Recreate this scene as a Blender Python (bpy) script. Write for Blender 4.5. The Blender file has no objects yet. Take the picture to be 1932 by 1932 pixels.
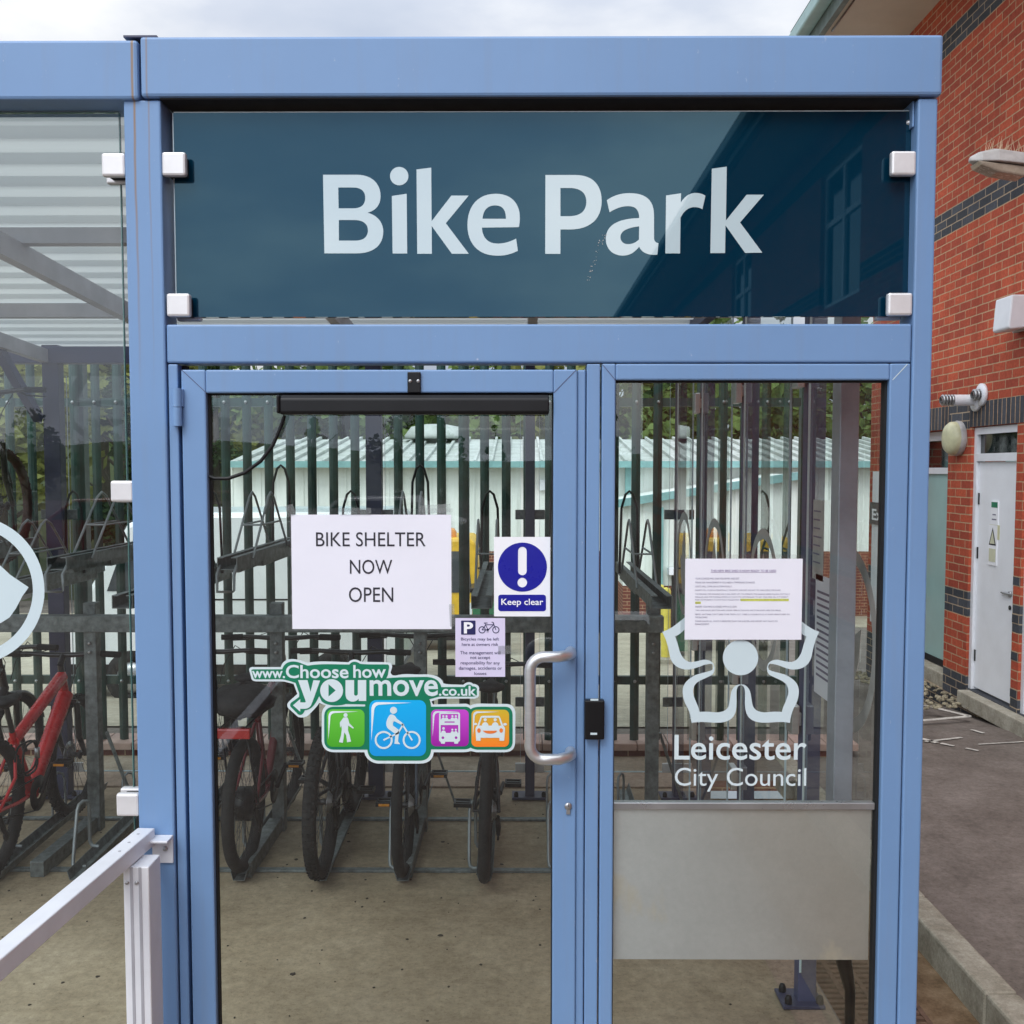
import bpy, bmesh, math, random, re
from mathutils import Vector, Matrix, Euler
random.seed(7)
S = bpy.context.scene
COL = S.collection
PI = math.pi
R = math.radians

# ------------------------------------------------------------------ camera
F = 1937.0; CU = 966.0; CV = 996.0; PITCH = R(3.3); YAW = R(0.35)
CAMP = Vector((0.0, -2.67, 2.05))
cam_d = bpy.data.cameras.new('camera'); cam = bpy.data.objects.new('camera', cam_d)
COL.objects.link(cam)
cam.location = CAMP
cam.rotation_euler = (PI/2 - PITCH, 0, YAW)
cam_d.sensor_width = 36.0; cam_d.sensor_fit = 'HORIZONTAL'
cam_d.lens = 36.0*F/1932.0
cam_d.shift_y = (CV-966.0)/1932.0
cam_d.clip_end = 2000; cam_d.clip_start = 0.05
S.camera = cam
RM = Euler((PI/2 - PITCH, 0, YAW)).to_matrix()

def at(u, v, Y=0.0):
    """world point on the plane y=Y seen at photo point (u,v) (1932 px wide photo)"""
    d = RM @ Vector(((u-CU)/F, -(v-CV)/F, -1.0))
    t = (Y-CAMP.y)/d.y
    return CAMP + d*t
def X(u, v=884, Y=0.0): return at(u, v, Y).x
def Z(v, Y=0.0, u=966): return at(u, v, Y).z

# ------------------------------------------------------------------ node helpers
def newmat(name):
    m = bpy.data.materials.new(name); m.use_nodes = True
    nt = m.node_tree; nt.nodes.clear()
    out = nt.nodes.new('ShaderNodeOutputMaterial')
    return m, nt, out
def N(nt, t, **k):
    n = nt.nodes.new(t)
    for a, b in k.items():
        if a in n.inputs: n.inputs[a].default_value = b
        else: setattr(n, a, b)
    return n
def rgba(c): return (c[0], c[1], c[2], 1.0)
def srgb(r, g, b):
    f = lambda x: ((x/255+0.055)/1.055)**2.4 if x > 10 else x/255/12.92
    return (f(r), f(g), f(b))
def ramp(nt, stops):
    n = nt.nodes.new('ShaderNodeValToRGB'); cr = n.color_ramp
    while len(cr.elements) < len(stops): cr.elements.new(0.5)
    for e, (p, c) in zip(cr.elements, stops):
        e.position = p; e.color = rgba(c) if len(c) == 3 else c
    return n
def mix(nt, fac, a, b, mode='MIX'):
    n = nt.nodes.new('ShaderNodeMix'); n.data_type = 'RGBA'; n.blend_type = mode
    for inp, v in ((n.inputs[0], fac), (n.inputs[6], a), (n.inputs[7], b)):
        if isinstance(v, bpy.types.NodeSocket): nt.links.new(v, inp)
        elif isinstance(v, (int, float)): inp.default_value = v
        else: inp.default_value = rgba(v)
    return n.outputs[2]
def mathn(nt, op, a, b=None, c=None):
    n = nt.nodes.new('ShaderNodeMath'); n.operation = op
    for i, v in enumerate((a, b, c)):
        if v is None: continue
        if isinstance(v, bpy.types.NodeSocket): nt.links.new(v, n.inputs[i])
        else: n.inputs[i].default_value = v
    return n.outputs[0]
def pos(nt, scale=None):
    g = nt.nodes.new('ShaderNodeNewGeometry')
    if scale is None: return g.outputs['Position']
    m = nt.nodes.new('ShaderNodeMapping'); m.inputs['Scale'].default_value = scale
    nt.links.new(g.outputs['Position'], m.inputs['Vector']); return m.outputs[0]
def noise(nt, vec, scale, detail=4, rough=0.6):
    n = N(nt, 'ShaderNodeTexNoise', Scale=scale, Detail=detail, Roughness=rough)
    nt.links.new(vec, n.inputs['Vector']); return n.outputs['Fac']

def mat(name, col, rough=0.5, metal=0.0, var=0.12, vs=6.0, bump=0.0, bs=80.0, spec=0.5, dirt=None, dirtamt=0.0, stretch=None, coat=0.0):
    m, nt, out = newmat(name)
    b = N(nt, 'ShaderNodeBsdfPrincipled', Roughness=rough, Metallic=metal)
    b.inputs['Specular IOR Level'].default_value = spec
    b.inputs['Coat Weight'].default_value = coat
    p = pos(nt, stretch)
    n1 = noise(nt, p, vs, 6)
    dk = tuple(c*(1-var*1.6) for c in col); lt = tuple(min(1, c*(1+var)) for c in col)
    r = ramp(nt, [(0.3, dk), (0.7, lt)]); nt.links.new(n1, r.inputs[0])
    c = r.outputs[0]
    if dirt is not None:
        n2 = noise(nt, p, vs*0.37+0.8, 8, 0.7)
        rr = ramp(nt, [(0.45, (0, 0, 0)), (0.75, (1, 1, 1))]); nt.links.new(n2, rr.inputs[0])
        f = mathn(nt, 'MULTIPLY', rr.outputs[0], dirtamt)
        c = mix(nt, f, c, dirt)
    nt.links.new(c, b.inputs['Base Color'])
    rn = noise(nt, p, vs*3, 3)
    nt.links.new(mathn(nt, 'MULTIPLY_ADD', rn, 0.25, rough-0.12), b.inputs['Roughness'])
    if bump > 0:
        bn = noise(nt, p, bs, 4)
        bu = N(nt, 'ShaderNodeBump', Strength=bump, Distance=0.004)
        nt.links.new(bn, bu.inputs['Height']); nt.links.new(bu.outputs[0], b.inputs['Normal'])
    nt.links.new(b.outputs[0], out.inputs[0])
    return m

def glass_mat(name, tint=(0.86, 0.93, 0.90), f0=0.075, dust=0.03, rough=0.0):
    m, nt, out = newmat(name)
    tr = N(nt, 'ShaderNodeBsdfTransparent', Color=rgba(tint))
    gl = N(nt, 'ShaderNodeBsdfGlossy', Roughness=rough, Color=(1, 1, 1, 1))
    lw = N(nt, 'ShaderNodeLayerWeight', Blend=0.5)
    f5 = mathn(nt, 'POWER', lw.outputs['Facing'], 5.0)
    fr = mathn(nt, 'MULTIPLY_ADD', f5, 1-f0, f0)
    ms = nt.nodes.new('ShaderNodeMixShader'); nt.links.new(fr, ms.inputs[0])
    nt.links.new(tr.outputs[0], ms.inputs[1]); nt.links.new(gl.outputs[0], ms.inputs[2])
    # a little dust and smears
    p = pos(nt, (1, 1, 0.5)); n = noise(nt, p, 5, 8, 0.7)
    rr = ramp(nt, [(0.45, (0, 0, 0)), (0.8, (1, 1, 1))]); nt.links.new(n, rr.inputs[0])
    d = N(nt, 'ShaderNodeBsdfDiffuse', Color=(0.6, 0.65, 0.63, 1))
    m2 = nt.nodes.new('ShaderNodeMixShader')
    nt.links.new(mathn(nt, 'MULTIPLY_ADD', rr.outputs[0], dust, dust*0.3), m2.inputs[0])
    nt.links.new(ms.outputs[0], m2.inputs[1]); nt.links.new(d.outputs[0], m2.inputs[2])
    nt.links.new(m2.outputs[0], out.inputs[0])
    return m

M = {}
BLUE = srgb(114, 149, 192)
def blue_paint():
    m, nt, out = newmat('blue_powder_coat')
    b = N(nt, 'ShaderNodeBsdfPrincipled', Roughness=0.42)
    p = pos(nt); n1 = noise(nt, p, 1.6, 5); r = ramp(nt, [(0.3, tuple(c*.93 for c in BLUE)), (0.7, tuple(c*1.04 for c in BLUE))]); nt.links.new(n1, r.inputs[0])
    ps = pos(nt, (9, 9, .55)); n2 = noise(nt, ps, 3.0, 7, .65); r2 = ramp(nt, [(0.50, (0, 0, 0)), (0.75, (1, 1, 1))]); nt.links.new(n2, r2.inputs[0])
    c = mix(nt, mathn(nt, 'MULTIPLY', r2.outputs[0], .22), r.outputs[0], (0.20, 0.25, 0.34))
    # rust runs below the beam joint
    sx = nt.nodes.new('ShaderNodeSeparateXYZ'); nt.links.new(p, sx.inputs[0])
    wob = mathn(nt, 'MULTIPLY_ADD', noise(nt, pos(nt, (0, 0, 1)), 3.0, 2), .012, -.006)
    for x0, amt, wd in ((X(252, 120), 1.6, .0045), (X(279, 120), .8, .0035)):
        dx = mathn(nt, 'ABSOLUTE', mathn(nt, 'SUBTRACT', mathn(nt, 'ADD', sx.outputs[0], wob), x0))
        f = mathn(nt, 'SUBTRACT', 1.0, mathn(nt, 'MINIMUM', mathn(nt, 'DIVIDE', dx, wd), 1.0))
        fz = mathn(nt, 'MULTIPLY', mathn(nt, 'MAXIMUM', mathn(nt, 'MULTIPLY_ADD', sx.outputs[2], 1.1, -2.45), 0.0), amt)
        c = mix(nt, mathn(nt, 'MINIMUM', mathn(nt, 'MULTIPLY', f, fz), 1.0), c, (0.24, 0.17, 0.12))
    # paint chips
    v = N(nt, 'ShaderNodeTexVoronoi', Scale=5.0); nt.links.new(p, v.inputs['Vector'])
    rv = ramp(nt, [(0.012, (1, 1, 1)), (0.022, (0, 0, 0))]); nt.links.new(v.outputs['Distance'], rv.inputs[0])
    c = mix(nt, mathn(nt, 'MULTIPLY', rv.outputs[0], .7), c, (0.62, 0.66, 0.74))
    # scuffs on the mullion and right post
    ng = noise(nt, pos(nt, (1, 1, .4)), 55, 4, .8); rg = ramp(nt, [(0.68, (0, 0, 0)), (0.72, (1, 1, 1))]); nt.links.new(ng, rg.inputs[0])
    c = mix(nt, mathn(nt, 'MULTIPLY', rg.outputs[0], .35), c, (0.50, 0.56, 0.66))
    nt.links.new(c, b.inputs['Base Color'])
    nt.links.new(mathn(nt, 'MULTIPLY_ADD', n2, 0.2, 0.32), b.inputs['Roughness'])
    bn = noise(nt, p, 700, 3); bu = N(nt, 'ShaderNodeBump', Strength=0.05, Distance=0.002); nt.links.new(bn, bu.inputs['Height']); nt.links.new(bu.outputs[0], b.inputs['Normal'])
    nt.links.new(b.outputs[0], out.inputs[0]); return m
M['blue'] = blue_paint()
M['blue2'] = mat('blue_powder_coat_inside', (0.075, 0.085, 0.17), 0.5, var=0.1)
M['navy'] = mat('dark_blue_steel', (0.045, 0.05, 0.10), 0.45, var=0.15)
M['black'] = mat('black_plastic', (0.008, 0.008, 0.009), 0.35, var=0.2, spec=0.3)
M['gap'] = mat('black_seal_and_shade', (0.006, 0.006, 0.008), 0.8)
M['rubber'] = mat('tyre_rubber', (0.011, 0.011, 0.011), 0.85, var=0.3, vs=30, bump=0.2, bs=200)
M['rubber_red'] = mat('tyre_rubber_brown', (0.055, 0.022, 0.016), 0.8, var=0.3, vs=30)
M['steel'] = mat('brushed_steel', (0.66, 0.67, 0.67), 0.34, metal=0.85, var=0.06, vs=3, stretch=(1, 1, 30), spec=0.5)
M['clampsteel'] = mat('satin_clamp_metal', (0.76, 0.755, 0.76), 0.42, metal=0.35, var=0.05, vs=14)
M['tape'] = mat('galvanised_steel', (0.21, 0.235, 0.235), 0.5, metal=0.55, var=0.3, vs=25, dirt=(0.07, 0.07, 0.065), dirtamt=0.5)
M['galv'] = M['tape']
M['tape_strip'] = glass_mat('adhesive_tape', (0.85, 0.86, 0.87), 0.12, 0.25, 0.2)
M['wire'] = mat('galvanised_wire', (0.30, 0.33, 0.34), 0.45, metal=0.5, var=0.2)
M['alu'] = mat('anodised_aluminium', (0.78, 0.80, 0.84), 0.45, metal=0.1, var=0.05, vs=5, dirt=(0.45, 0.45, 0.48), dirtamt=0.25)
M['alusoft'] = mat('pale_blue_channel', (0.42, 0.45, 0.52), 0.35, metal=0.3, var=0.15, dirt=(0.3, 0.3, 0.33), dirtamt=.4)
M['alugrey'] = mat('aluminium_recess', (0.42, 0.42, 0.46), 0.5, metal=0.15)
M['rack_paint'] = mat('bike_frame_black', (0.014, 0.014, 0.016), 0.3, var=0.2, coat=0.4)
M['bikered'] = mat('bike_frame_red', (0.62, 0.014, 0.02), 0.28, var=0.12, coat=0.6)
M['bikemaroon'] = mat('bike_frame_maroon', (0.16, 0.010, 0.018), 0.3, var=0.12, coat=0.5)
M['bikeblue'] = mat('bike_frame_grey_blue', (0.05, 0.07, 0.10), 0.3, var=0.12, coat=0.5)
M['silver'] = mat('silver_alloy', (0.45, 0.46, 0.47), 0.3, metal=0.8)
M['spoke'] = mat('dark_spokes', (0.06, 0.06, 0.065), 0.35, metal=0.6)
M['redlight'] = mat('red_reflector', (0.45, 0.02, 0.02), 0.2, var=0.2, coat=0.8)
M['amber'] = mat('amber_reflector', (0.75, 0.28, 0.02), 0.25, coat=0.8)
M['yellow'] = mat('yellow_paint', (0.85, 0.50, 0.02), 0.4, var=0.12, dirt=(0.2, 0.13, 0.05), dirtamt=0.3)
M['bollard'] = mat('bollard_yellow', (0.75, 0.62, 0.10), 0.5, var=0.15)
M['white'] = mat('white_gloss_paint', (0.86, 0.88, 0.92), 0.35, var=0.03, vs=2, dirt=(0.6, 0.6, 0.6), dirtamt=0.3)
M['whitevan'] = mat('white_van_paint', (0.88, 0.90, 0.91), 0.3, var=0.03, coat=0.5)
M['upvc'] = mat('white_frame', (0.78, 0.80, 0.84), 0.4, var=0.04)
M['cream'] = mat('cream_lens', (0.66, 0.65, 0.42), 0.35, var=0.08, vs=12, dirt=(0.3, 0.3, 0.2), dirtamt=0.4)
M['teal'] = mat('pale_teal_door', (0.32, 0.50, 0.48), 0.4, var=0.06, vs=2)
M['tealgutter'] = mat('teal_gutter', (0.20, 0.38, 0.38), 0.5, var=0.1)
M['palegreen'] = mat('pale_green_fascia', (0.33, 0.48, 0.48), 0.5, var=0.08)
M['fascia'] = mat('grey_fascia', (0.17, 0.22, 0.21), 0.6, var=0.25, dirt=(0.07, 0.08, 0.07), dirtamt=0.5)
M['soffit'] = mat('cream_soffit', (0.52, 0.47, 0.38), 0.6, var=0.08, vs=1.5)
M['greenfence'] = mat('green_palisade', (0.012, 0.050, 0.040), 0.42, var=0.35, vs=5, dirt=(0.02, 0.03, 0.03), dirtamt=0.5)
M['cladding'] = mat('white_cladding', (0.80, 0.83, 0.80), 0.55, var=0.06, vs=0.7, dirt=(0.42, 0.45, 0.36), dirtamt=0.5, stretch=(3, 1, 0.3))
M['asbestos'] = mat('roof_sheet_grey', (0.50, 0.53, 0.51), 0.7, var=0.15, vs=2, dirt=(0.22, 0.26, 0.2), dirtamt=0.6)
M['paper'] = mat('white_paper', (0.83, 0.835, 0.92), 0.5, var=0.02, vs=3, bump=0.35, bs=9)
M['paper2'] = mat('lilac_paper', (0.70, 0.66, 0.86), 0.6, var=0.05, vs=9, dirt=(0.85, 0.45, 0.75), dirtamt=0.18)
M['signwhite'] = mat('sign_white', (0.90, 0.91, 0.95), 0.35, var=0.01)
M['signblue'] = mat('sign_blue', (0.005, 0.006, 0.30), 0.3, var=0.03)
M['ink'] = mat('black_ink', (0.02, 0.018, 0.03), 0.6)
M['greyink'] = mat('grey_ink', (0.20, 0.18, 0.27), 0.6)
M['violetink'] = mat('violet_ink', (0.20, 0.12, 0.30), 0.6)
M['navyink'] = mat('navy_ink', (0.012, 0.012, 0.10), 0.6)
M['marker'] = mat('highlighter_yellow', (0.72, 0.78, 0.10), 0.6)
M['vinyl'] = mat('pale_vinyl', (0.60, 0.72, 0.76), 0.4, var=0.03, vs=4)
M['vinyl2'] = mat('pale_vinyl_on_door', (0.66, 0.77, 0.80), 0.35, var=0.02, vs=4)
M['stgreen'] = mat('sticker_green', (0.0, 0.19, 0.095), 0.35, var=0.04)
M['pole'] = mat('grey_post', (0.12, 0.13, 0.13), 0.5)
M['stone'] = mat('grey_pot', (0.4, 0.38, 0.35), 0.8)
M['grating'] = mat('rusty_grating', (0.15, 0.085, 0.055), 0.8, var=0.35, vs=18)
M['gravel'] = mat('gravel_stones', (0.30, 0.26, 0.18), 0.9, var=0.5, vs=30)
M['lampgrey'] = mat('weathered_lamp_casing', (0.50, 0.49, 0.48), 0.55, var=0.12, vs=14, dirt=(0.25, 0.24, 0.22), dirtamt=0.5)
M['lens'] = mat('lamp_lens_tan', (0.40, 0.34, 0.27), 0.25, var=0.15, vs=9)
M['straw'] = mat('straw_spikes', (0.62, 0.45, 0.30), 0.8)
M['plankwood'] = mat('brown_wall_sign', (0.03, 0.05, 0.05), 0.4)
M['clear'] = glass_mat('clear_plastic', (0.93, 0.94, 0.95), 0.09, 0.06, 0.06)
M['glass'] = glass_mat('shelter_glass', (0.895, 0.945, 0.93), 0.056, 0.006)
M['glass_rear'] = glass_mat('rear_glass', (0.90, 0.965, 0.945), 0.03, 0.006)
M['glassedge'] = mat('green_glass_edge', (0.10, 0.22, 0.19), 0.2, coat=0.5)
M['winglass'] = mat('dark_window_glass', (0.012, 0.016, 0.016), 0.06, var=0.3, spec=0.9)
M['carglass'] = mat('vehicle_glass', (0.05, 0.06, 0.07), 0.08, spec=0.8)
M['bag'] = mat('black_bag_fabric', (0.012, 0.012, 0.014), 0.7, var=0.4, vs=20, bump=0.4, bs=60)
M['redpaint'] = mat('red_car_paint', (0.40, 0.02, 0.02), 0.3, coat=0.6)
M['darkgreenbin'] = mat('green_plastic', (0.02, 0.16, 0.07), 0.5)
M['bark'] = mat('bark', (0.055, 0.042, 0.03), 0.9, var=0.3)

def grad_mat(name, top, bot):
    m, nt, out = newmat(name)
    b = N(nt, 'ShaderNodeBsdfPrincipled', Roughness=0.35)
    tc = nt.nodes.new('ShaderNodeTexCoord'); sp = nt.nodes.new('ShaderNodeSeparateXYZ')
    nt.links.new(tc.outputs['Generated'], sp.inputs[0])
    r = ramp(nt, [(0.0, bot), (0.45, tuple((a+b_)/2 for a, b_ in zip(top, bot))), (1.0, top)])
    nt.links.new(sp.outputs[2], r.inputs[0]); nt.links.new(r.outputs[0], b.inputs['Base Color'])
    nt.links.new(b.outputs[0], out.inputs[0]); return m
M['t_green'] = grad_mat('tile_green', srgb(100, 196, 60), srgb(70, 165, 35))
M['t_blue'] = grad_mat('tile_blue', srgb(0, 176, 240), srgb(10, 150, 225))
M['t_mag'] = grad_mat('tile_magenta', srgb(200, 70, 205), srgb(150, 20, 155))
M['t_or'] = grad_mat('tile_orange', srgb(212, 180, 45), srgb(250, 130, 35))
M['t_hi'] = mat('tile_highlight', (0.75, 0.85, 0.9), 0.35)
M['t_smile'] = mat('tile_orange_mark', srgb(240, 125, 50), 0.4)

def sign_mat():
    m, nt, out = newmat('sign_dark_blue_glass')
    b = N(nt, 'ShaderNodeBsdfPrincipled', Roughness=0.015, IOR=1.52)
    b.inputs['Base Color'].default_value = rgba((0.0008, 0.022, 0.046)); b.inputs['Specular Tint'].default_value = rgba((0.50, 0.84, 1.0))
    b.inputs['IOR'].default_value = 1.62
    nt.links.new(b.outputs[0], out.inputs[0]); return m
M['sign'] = sign_mat()
def signletter_mat():
    m, nt, out = newmat('sign_letter_vinyl')
    b = N(nt, 'ShaderNodeBsdfPrincipled', Roughness=0.02)
    b.inputs['Base Color'].default_value = rgba((0.50, 0.62, 0.66))
    b.inputs['Coat Weight'].default_value = 1.0; b.inputs['Coat Roughness'].default_value = 0.0
    nt.links.new(b.outputs[0], out.inputs[0]); return m
M['signletter'] = signletter_mat()

def roof_mat():
    m, nt, out = newmat('pale_corrugated_roof_sheet')
    d = N(nt, 'ShaderNodeBsdfPrincipled', Roughness=0.5)
    d.inputs['Base Color'].default_value = rgba((0.50, 0.53, 0.53))
    t = N(nt, 'ShaderNodeBsdfTranslucent', Color=rgba((0.62, 0.66, 0.65)))
    ms = N(nt, 'ShaderNodeMixShader'); ms.inputs[0].default_value = 0.45
    nt.links.new(d.outputs[0], ms.inputs[1]); nt.links.new(t.outputs[0], ms.inputs[2])
    nt.links.new(ms.outputs[0], out.inputs[0]); return m
M['roof'] = roof_mat()

def concrete(name, c1, c2, c3, scale=1.0, rough=0.85):
    m, nt, out = newmat(name)
    b = N(nt, 'ShaderNodeBsdfPrincipled', Roughness=rough)
    b.inputs['Specular IOR Level'].default_value = 0.25
    p = pos(nt, (1, 1, 1))
    n1 = noise(nt, p, 2.2*scale, 9, 0.7); n2 = noise(nt, p, 22*scale, 8, 0.72); n3 = noise(nt, p, 0.6*scale, 5, 0.6)
    r1 = ramp(nt, [(0.30, c1), (0.52, c2), (0.72, c3)]); nt.links.new(n1, r1.inputs[0])
    r2 = ramp(nt, [(0.3, (0.72, 0.72, 0.72)), (0.7, (1.15, 1.15, 1.15))]); nt.links.new(n2, r2.inputs[0])
    r3 = ramp(nt, [(0.35, (0.78, 0.76, 0.74)), (0.65, (1.1, 1.1, 1.1))]); nt.links.new(n3, r3.inputs[0])
    c = mix(nt, 1.0, r1.outputs[0], r2.outputs[0], 'MULTIPLY'); c = mix(nt, 1.0, c, r3.outputs[0], 'MULTIPLY')
    # small dark pits and pale specks
    v = N(nt, 'ShaderNodeTexVoronoi', Scale=9*scale); nt.links.new(p, v.inputs['Vector'])
    rp = ramp(nt, [(0.0, (1, 1, 1)), (0.05, (0, 0, 0))]); nt.links.new(v.outputs['Distance'], rp.inputs[0])
    c = mix(nt, mathn(nt, 'MULTIPLY', rp.outputs[0], 0.55), c, (0.05, 0.045, 0.035))
    n5 = noise(nt, p, 60*scale, 3, .8); r5 = ramp(nt, [(0.30, (.72, .70, .66)), (0.46, (1, 1, 1)), (0.60, (1, 1, 1)), (0.74, (1.3, 1.3, 1.3))]); nt.links.new(n5, r5.inputs[0]); c = mix(nt, 1.0, c, r5.outputs[0], 'MULTIPLY')
    n6 = noise(nt, pos(nt, (1.0, .35, 1)), 3.1*scale, 8, .75); r6 = ramp(nt, [(0.56, (0, 0, 0)), (0.72, (1, 1, 1))]); nt.links.new(n6, r6.inputs[0]); c = mix(nt, mathn(nt, 'MULTIPLY', r6.outputs[0], .38), c, tuple(q*.45 for q in c1))
    nt.links.new(c, b.inputs['Base Color'])
    bn = noise(nt, p, 90*scale, 5); bu = N(nt, 'ShaderNodeBump', Strength=0.35, Distance=0.004)
    nt.links.new(bn, bu.inputs['Height']); nt.links.new(bu.outputs[0], b.inputs['Normal'])
    nt.links.new(b.outputs[0], out.inputs[0]); return m
M['slab'] = concrete('shelter_floor_concrete', (0.30, 0.235, 0.155), (0.42, 0.34, 0.235), (0.52, 0.43, 0.31))
M['slabpink'] = concrete('pinkish_concrete', (0.30, 0.22, 0.16), (0.42, 0.33, 0.25), (0.52, 0.43, 0.34))
M['yard'] = concrete('yard_concrete', (0.36, 0.32, 0.25), (0.47, 0.42, 0.33), (0.55, 0.50, 0.40), 0.5)
M['kerb'] = concrete('kerb_concrete', (0.26, 0.235, 0.18), (0.42, 0.39, 0.32), (0.54, 0.51, 0.43), 2.5)
M['asphalt'] = concrete('worn_asphalt', (0.165, 0.138, 0.12), (0.22, 0.187, 0.165), (0.29, 0.25, 0.225), 1.2, 0.9)
M['gutter'] = concrete('gutter_dirt', (0.10, 0.06, 0.03), (0.20, 0.13, 0.075), (0.28, 0.2, 0.13), 3)
M['line'] = mat('worn_road_paint', (0.62, 0.58, 0.52), 0.8, var=0.2, vs=25, dirt=(0.17, 0.14, 0.12), dirtamt=0.85)

def brick_mat(name, axis='x', bands=(), soldier=False, base=None):
    """axis: the world axis the wall is normal to"""
    m, nt, out = newmat(name)
    b = N(nt, 'ShaderNodeBsdfPrincipled', Roughness=0.85)
    b.inputs['Specular IOR Level'].default_value = 0.3
    g = nt.nodes.new('ShaderNodeNewGeometry')
    sp = nt.nodes.new('ShaderNodeSeparateXYZ'); nt.links.new(g.outputs['Position'], sp.inputs[0])
    # side faces: choose the coordinate by the surface normal
    sn = nt.nodes.new('ShaderNodeSeparateXYZ'); nt.links.new(g.outputs['True Normal'], sn.inputs[0])
    ax = mathn(nt, 'ABSOLUTE', sn.outputs[0]); isx = mathn(nt, 'GREATER_THAN', ax, 0.5)
    hor = N(nt, 'ShaderNodeMix', data_type='FLOAT')
    nt.links.new(isx, hor.inputs[0]); nt.links.new(sp.outputs[0], hor.inputs[2]); nt.links.new(sp.outputs[1], hor.inputs[3])
    cb = nt.nodes.new('ShaderNodeCombineXYZ')
    if soldier:
        nt.links.new(sp.outputs[2], cb.inputs[0]); nt.links.new(hor.outputs[0], cb.inputs[1])
    else:
        nt.links.new(hor.outputs[0], cb.inputs[0]); nt.links.new(sp.outputs[2], cb.inputs[1])
    # wobble the joints slightly
    nz = N(nt, 'ShaderNodeTexNoise', Scale=9.0, Detail=2.0); nt.links.new(g.outputs['Position'], nz.inputs['Vector'])
    sub = N(nt, 'ShaderNodeVectorMath', operation='MULTIPLY_ADD'); sub.inputs[1].default_value = (0.006, 0.006, 0)
    nt.links.new(nz.outputs['Color'], sub.inputs[0]); nt.links.new(cb.outputs[0], sub.inputs[2])
    br = N(nt, 'ShaderNodeTexBrick', Scale=1.0)
    br.inputs['Brick Width'].default_value = 0.6 if soldier else 0.225
    br.inputs['Row Height'].default_value = 0.075
    br.inputs['Mortar Size'].default_value = 0.0055
    br.inputs['Mortar Smooth'].default_value = 0.15
    br.offset = 0.0 if soldier else 0.5
    br.inputs['Bias'].default_value = 0.0
    red1, red2 = (0.54, 0.108, 0.055), (0.36, 0.070, 0.042)
    dk1, dk2 = (0.050, 0.056, 0.070), (0.085, 0.095, 0.12)
    mo = (0.50, 0.34, 0.22)
    if base: red1, red2 = base
    br.inputs['Color1'].default_value = rgba(dk1 if soldier else red1)
    br.inputs['Color2'].default_value = rgba(dk2 if soldier else red2)
    br.inputs['Mortar'].default_value = rgba(mo)
    nt.links.new(sub.outputs[0], br.inputs['Vector'])
    c = br.outputs['Color']
    if bands:
        br2 = N(nt, 'ShaderNodeTexBrick', Scale=1.0)
        for k in ('Brick Width', 'Row Height', 'Mortar Size', 'Mortar Smooth', 'Bias'):
            br2.inputs[k].default_value = br.inputs[k].default_value
        br2.offset = 0.5
        br2.inputs['Color1'].default_value = rgba(dk1); br2.inputs['Color2'].default_value = rgba(dk2)
        br2.inputs['Mortar'].default_value = rgba((0.40, 0.32, 0.24))
        nt.links.new(sub.outputs[0], br2.inputs['Vector'])
        fac = None
        for z0, z1 in bands:
            a = mathn(nt, 'GREATER_THAN', sp.outputs[2], z0); b2 = mathn(nt, 'LESS_THAN', sp.outputs[2], z1)
            ab = mathn(nt, 'MULTIPLY', a, b2)
            fac = ab if fac is None else mathn(nt, 'MAXIMUM', fac, ab)
        c = mix(nt, fac, c, br2.outputs['Color'])
    n1 = noise(nt, g.outputs['Position'], 45, 6, 0.7)
    r1 = ramp(nt, [(0.25, (0.70, 0.66, 0.62)), (0.75, (1.22, 1.22, 1.2))]); nt.links.new(n1, r1.inputs[0])
    c = mix(nt, 1.0, c, r1.outputs[0], 'MULTIPLY')
    n2 = noise(nt, g.outputs['Position'], 0.9, 5, 0.6)
    r2 = ramp(nt, [(0.3, (0.78, 0.76, 0.74)), (0.7, (1.12, 1.1, 1.06))]); nt.links.new(n2, r2.inputs[0])
    c = mix(nt, 1.0, c, r2.outputs[0], 'MULTIPLY')
    n3 = noise(nt, pos(nt, (1, 1, .12)), 5, 6, .7); r3 = ramp(nt, [(0.50, (1, 1, 1)), (0.78, (.70, .66, .62))]); nt.links.new(n3, r3.inputs[0]); c = mix(nt, 1.0, c, r3.outputs[0], 'MULTIPLY')
    nt.links.new(c, b.inputs['Base Color'])
    bu = N(nt, 'ShaderNodeBump', Strength=0.5, Distance=0.006)
    h = mathn(nt, 'MULTIPLY_ADD', br.outputs['Fac'], -1.0, mathn(nt, 'MULTIPLY', n1, 0.35))
    nt.links.new(h, bu.inputs['Height']); nt.links.new(bu.outputs[0], b.inputs['Normal'])
    nt.links.new(b.outputs[0], out.inputs[0]); return m
BANDS = ((-0.5, 0.225), (0.75, 0.975), (4.2, 4.425), (5.85, 6.075))
M['brick'] = brick_mat('red_brick_with_dark_bands', bands=BANDS)
M['brickpier'] = brick_mat('dark_brick', bands=((-1, 9),))
M['soldier'] = brick_mat('dark_soldier_course', soldier=True)
M['brickplain'] = brick_mat('plain_red_brick')
M['bricklow'] = brick_mat('low_wall_brick', base=((0.20, 0.055, 0.04), (0.15, 0.045, 0.035)))
M['coping'] = mat('pink_coping', (0.50, 0.33, 0.28), 0.8, var=0.12, vs=8)

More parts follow.
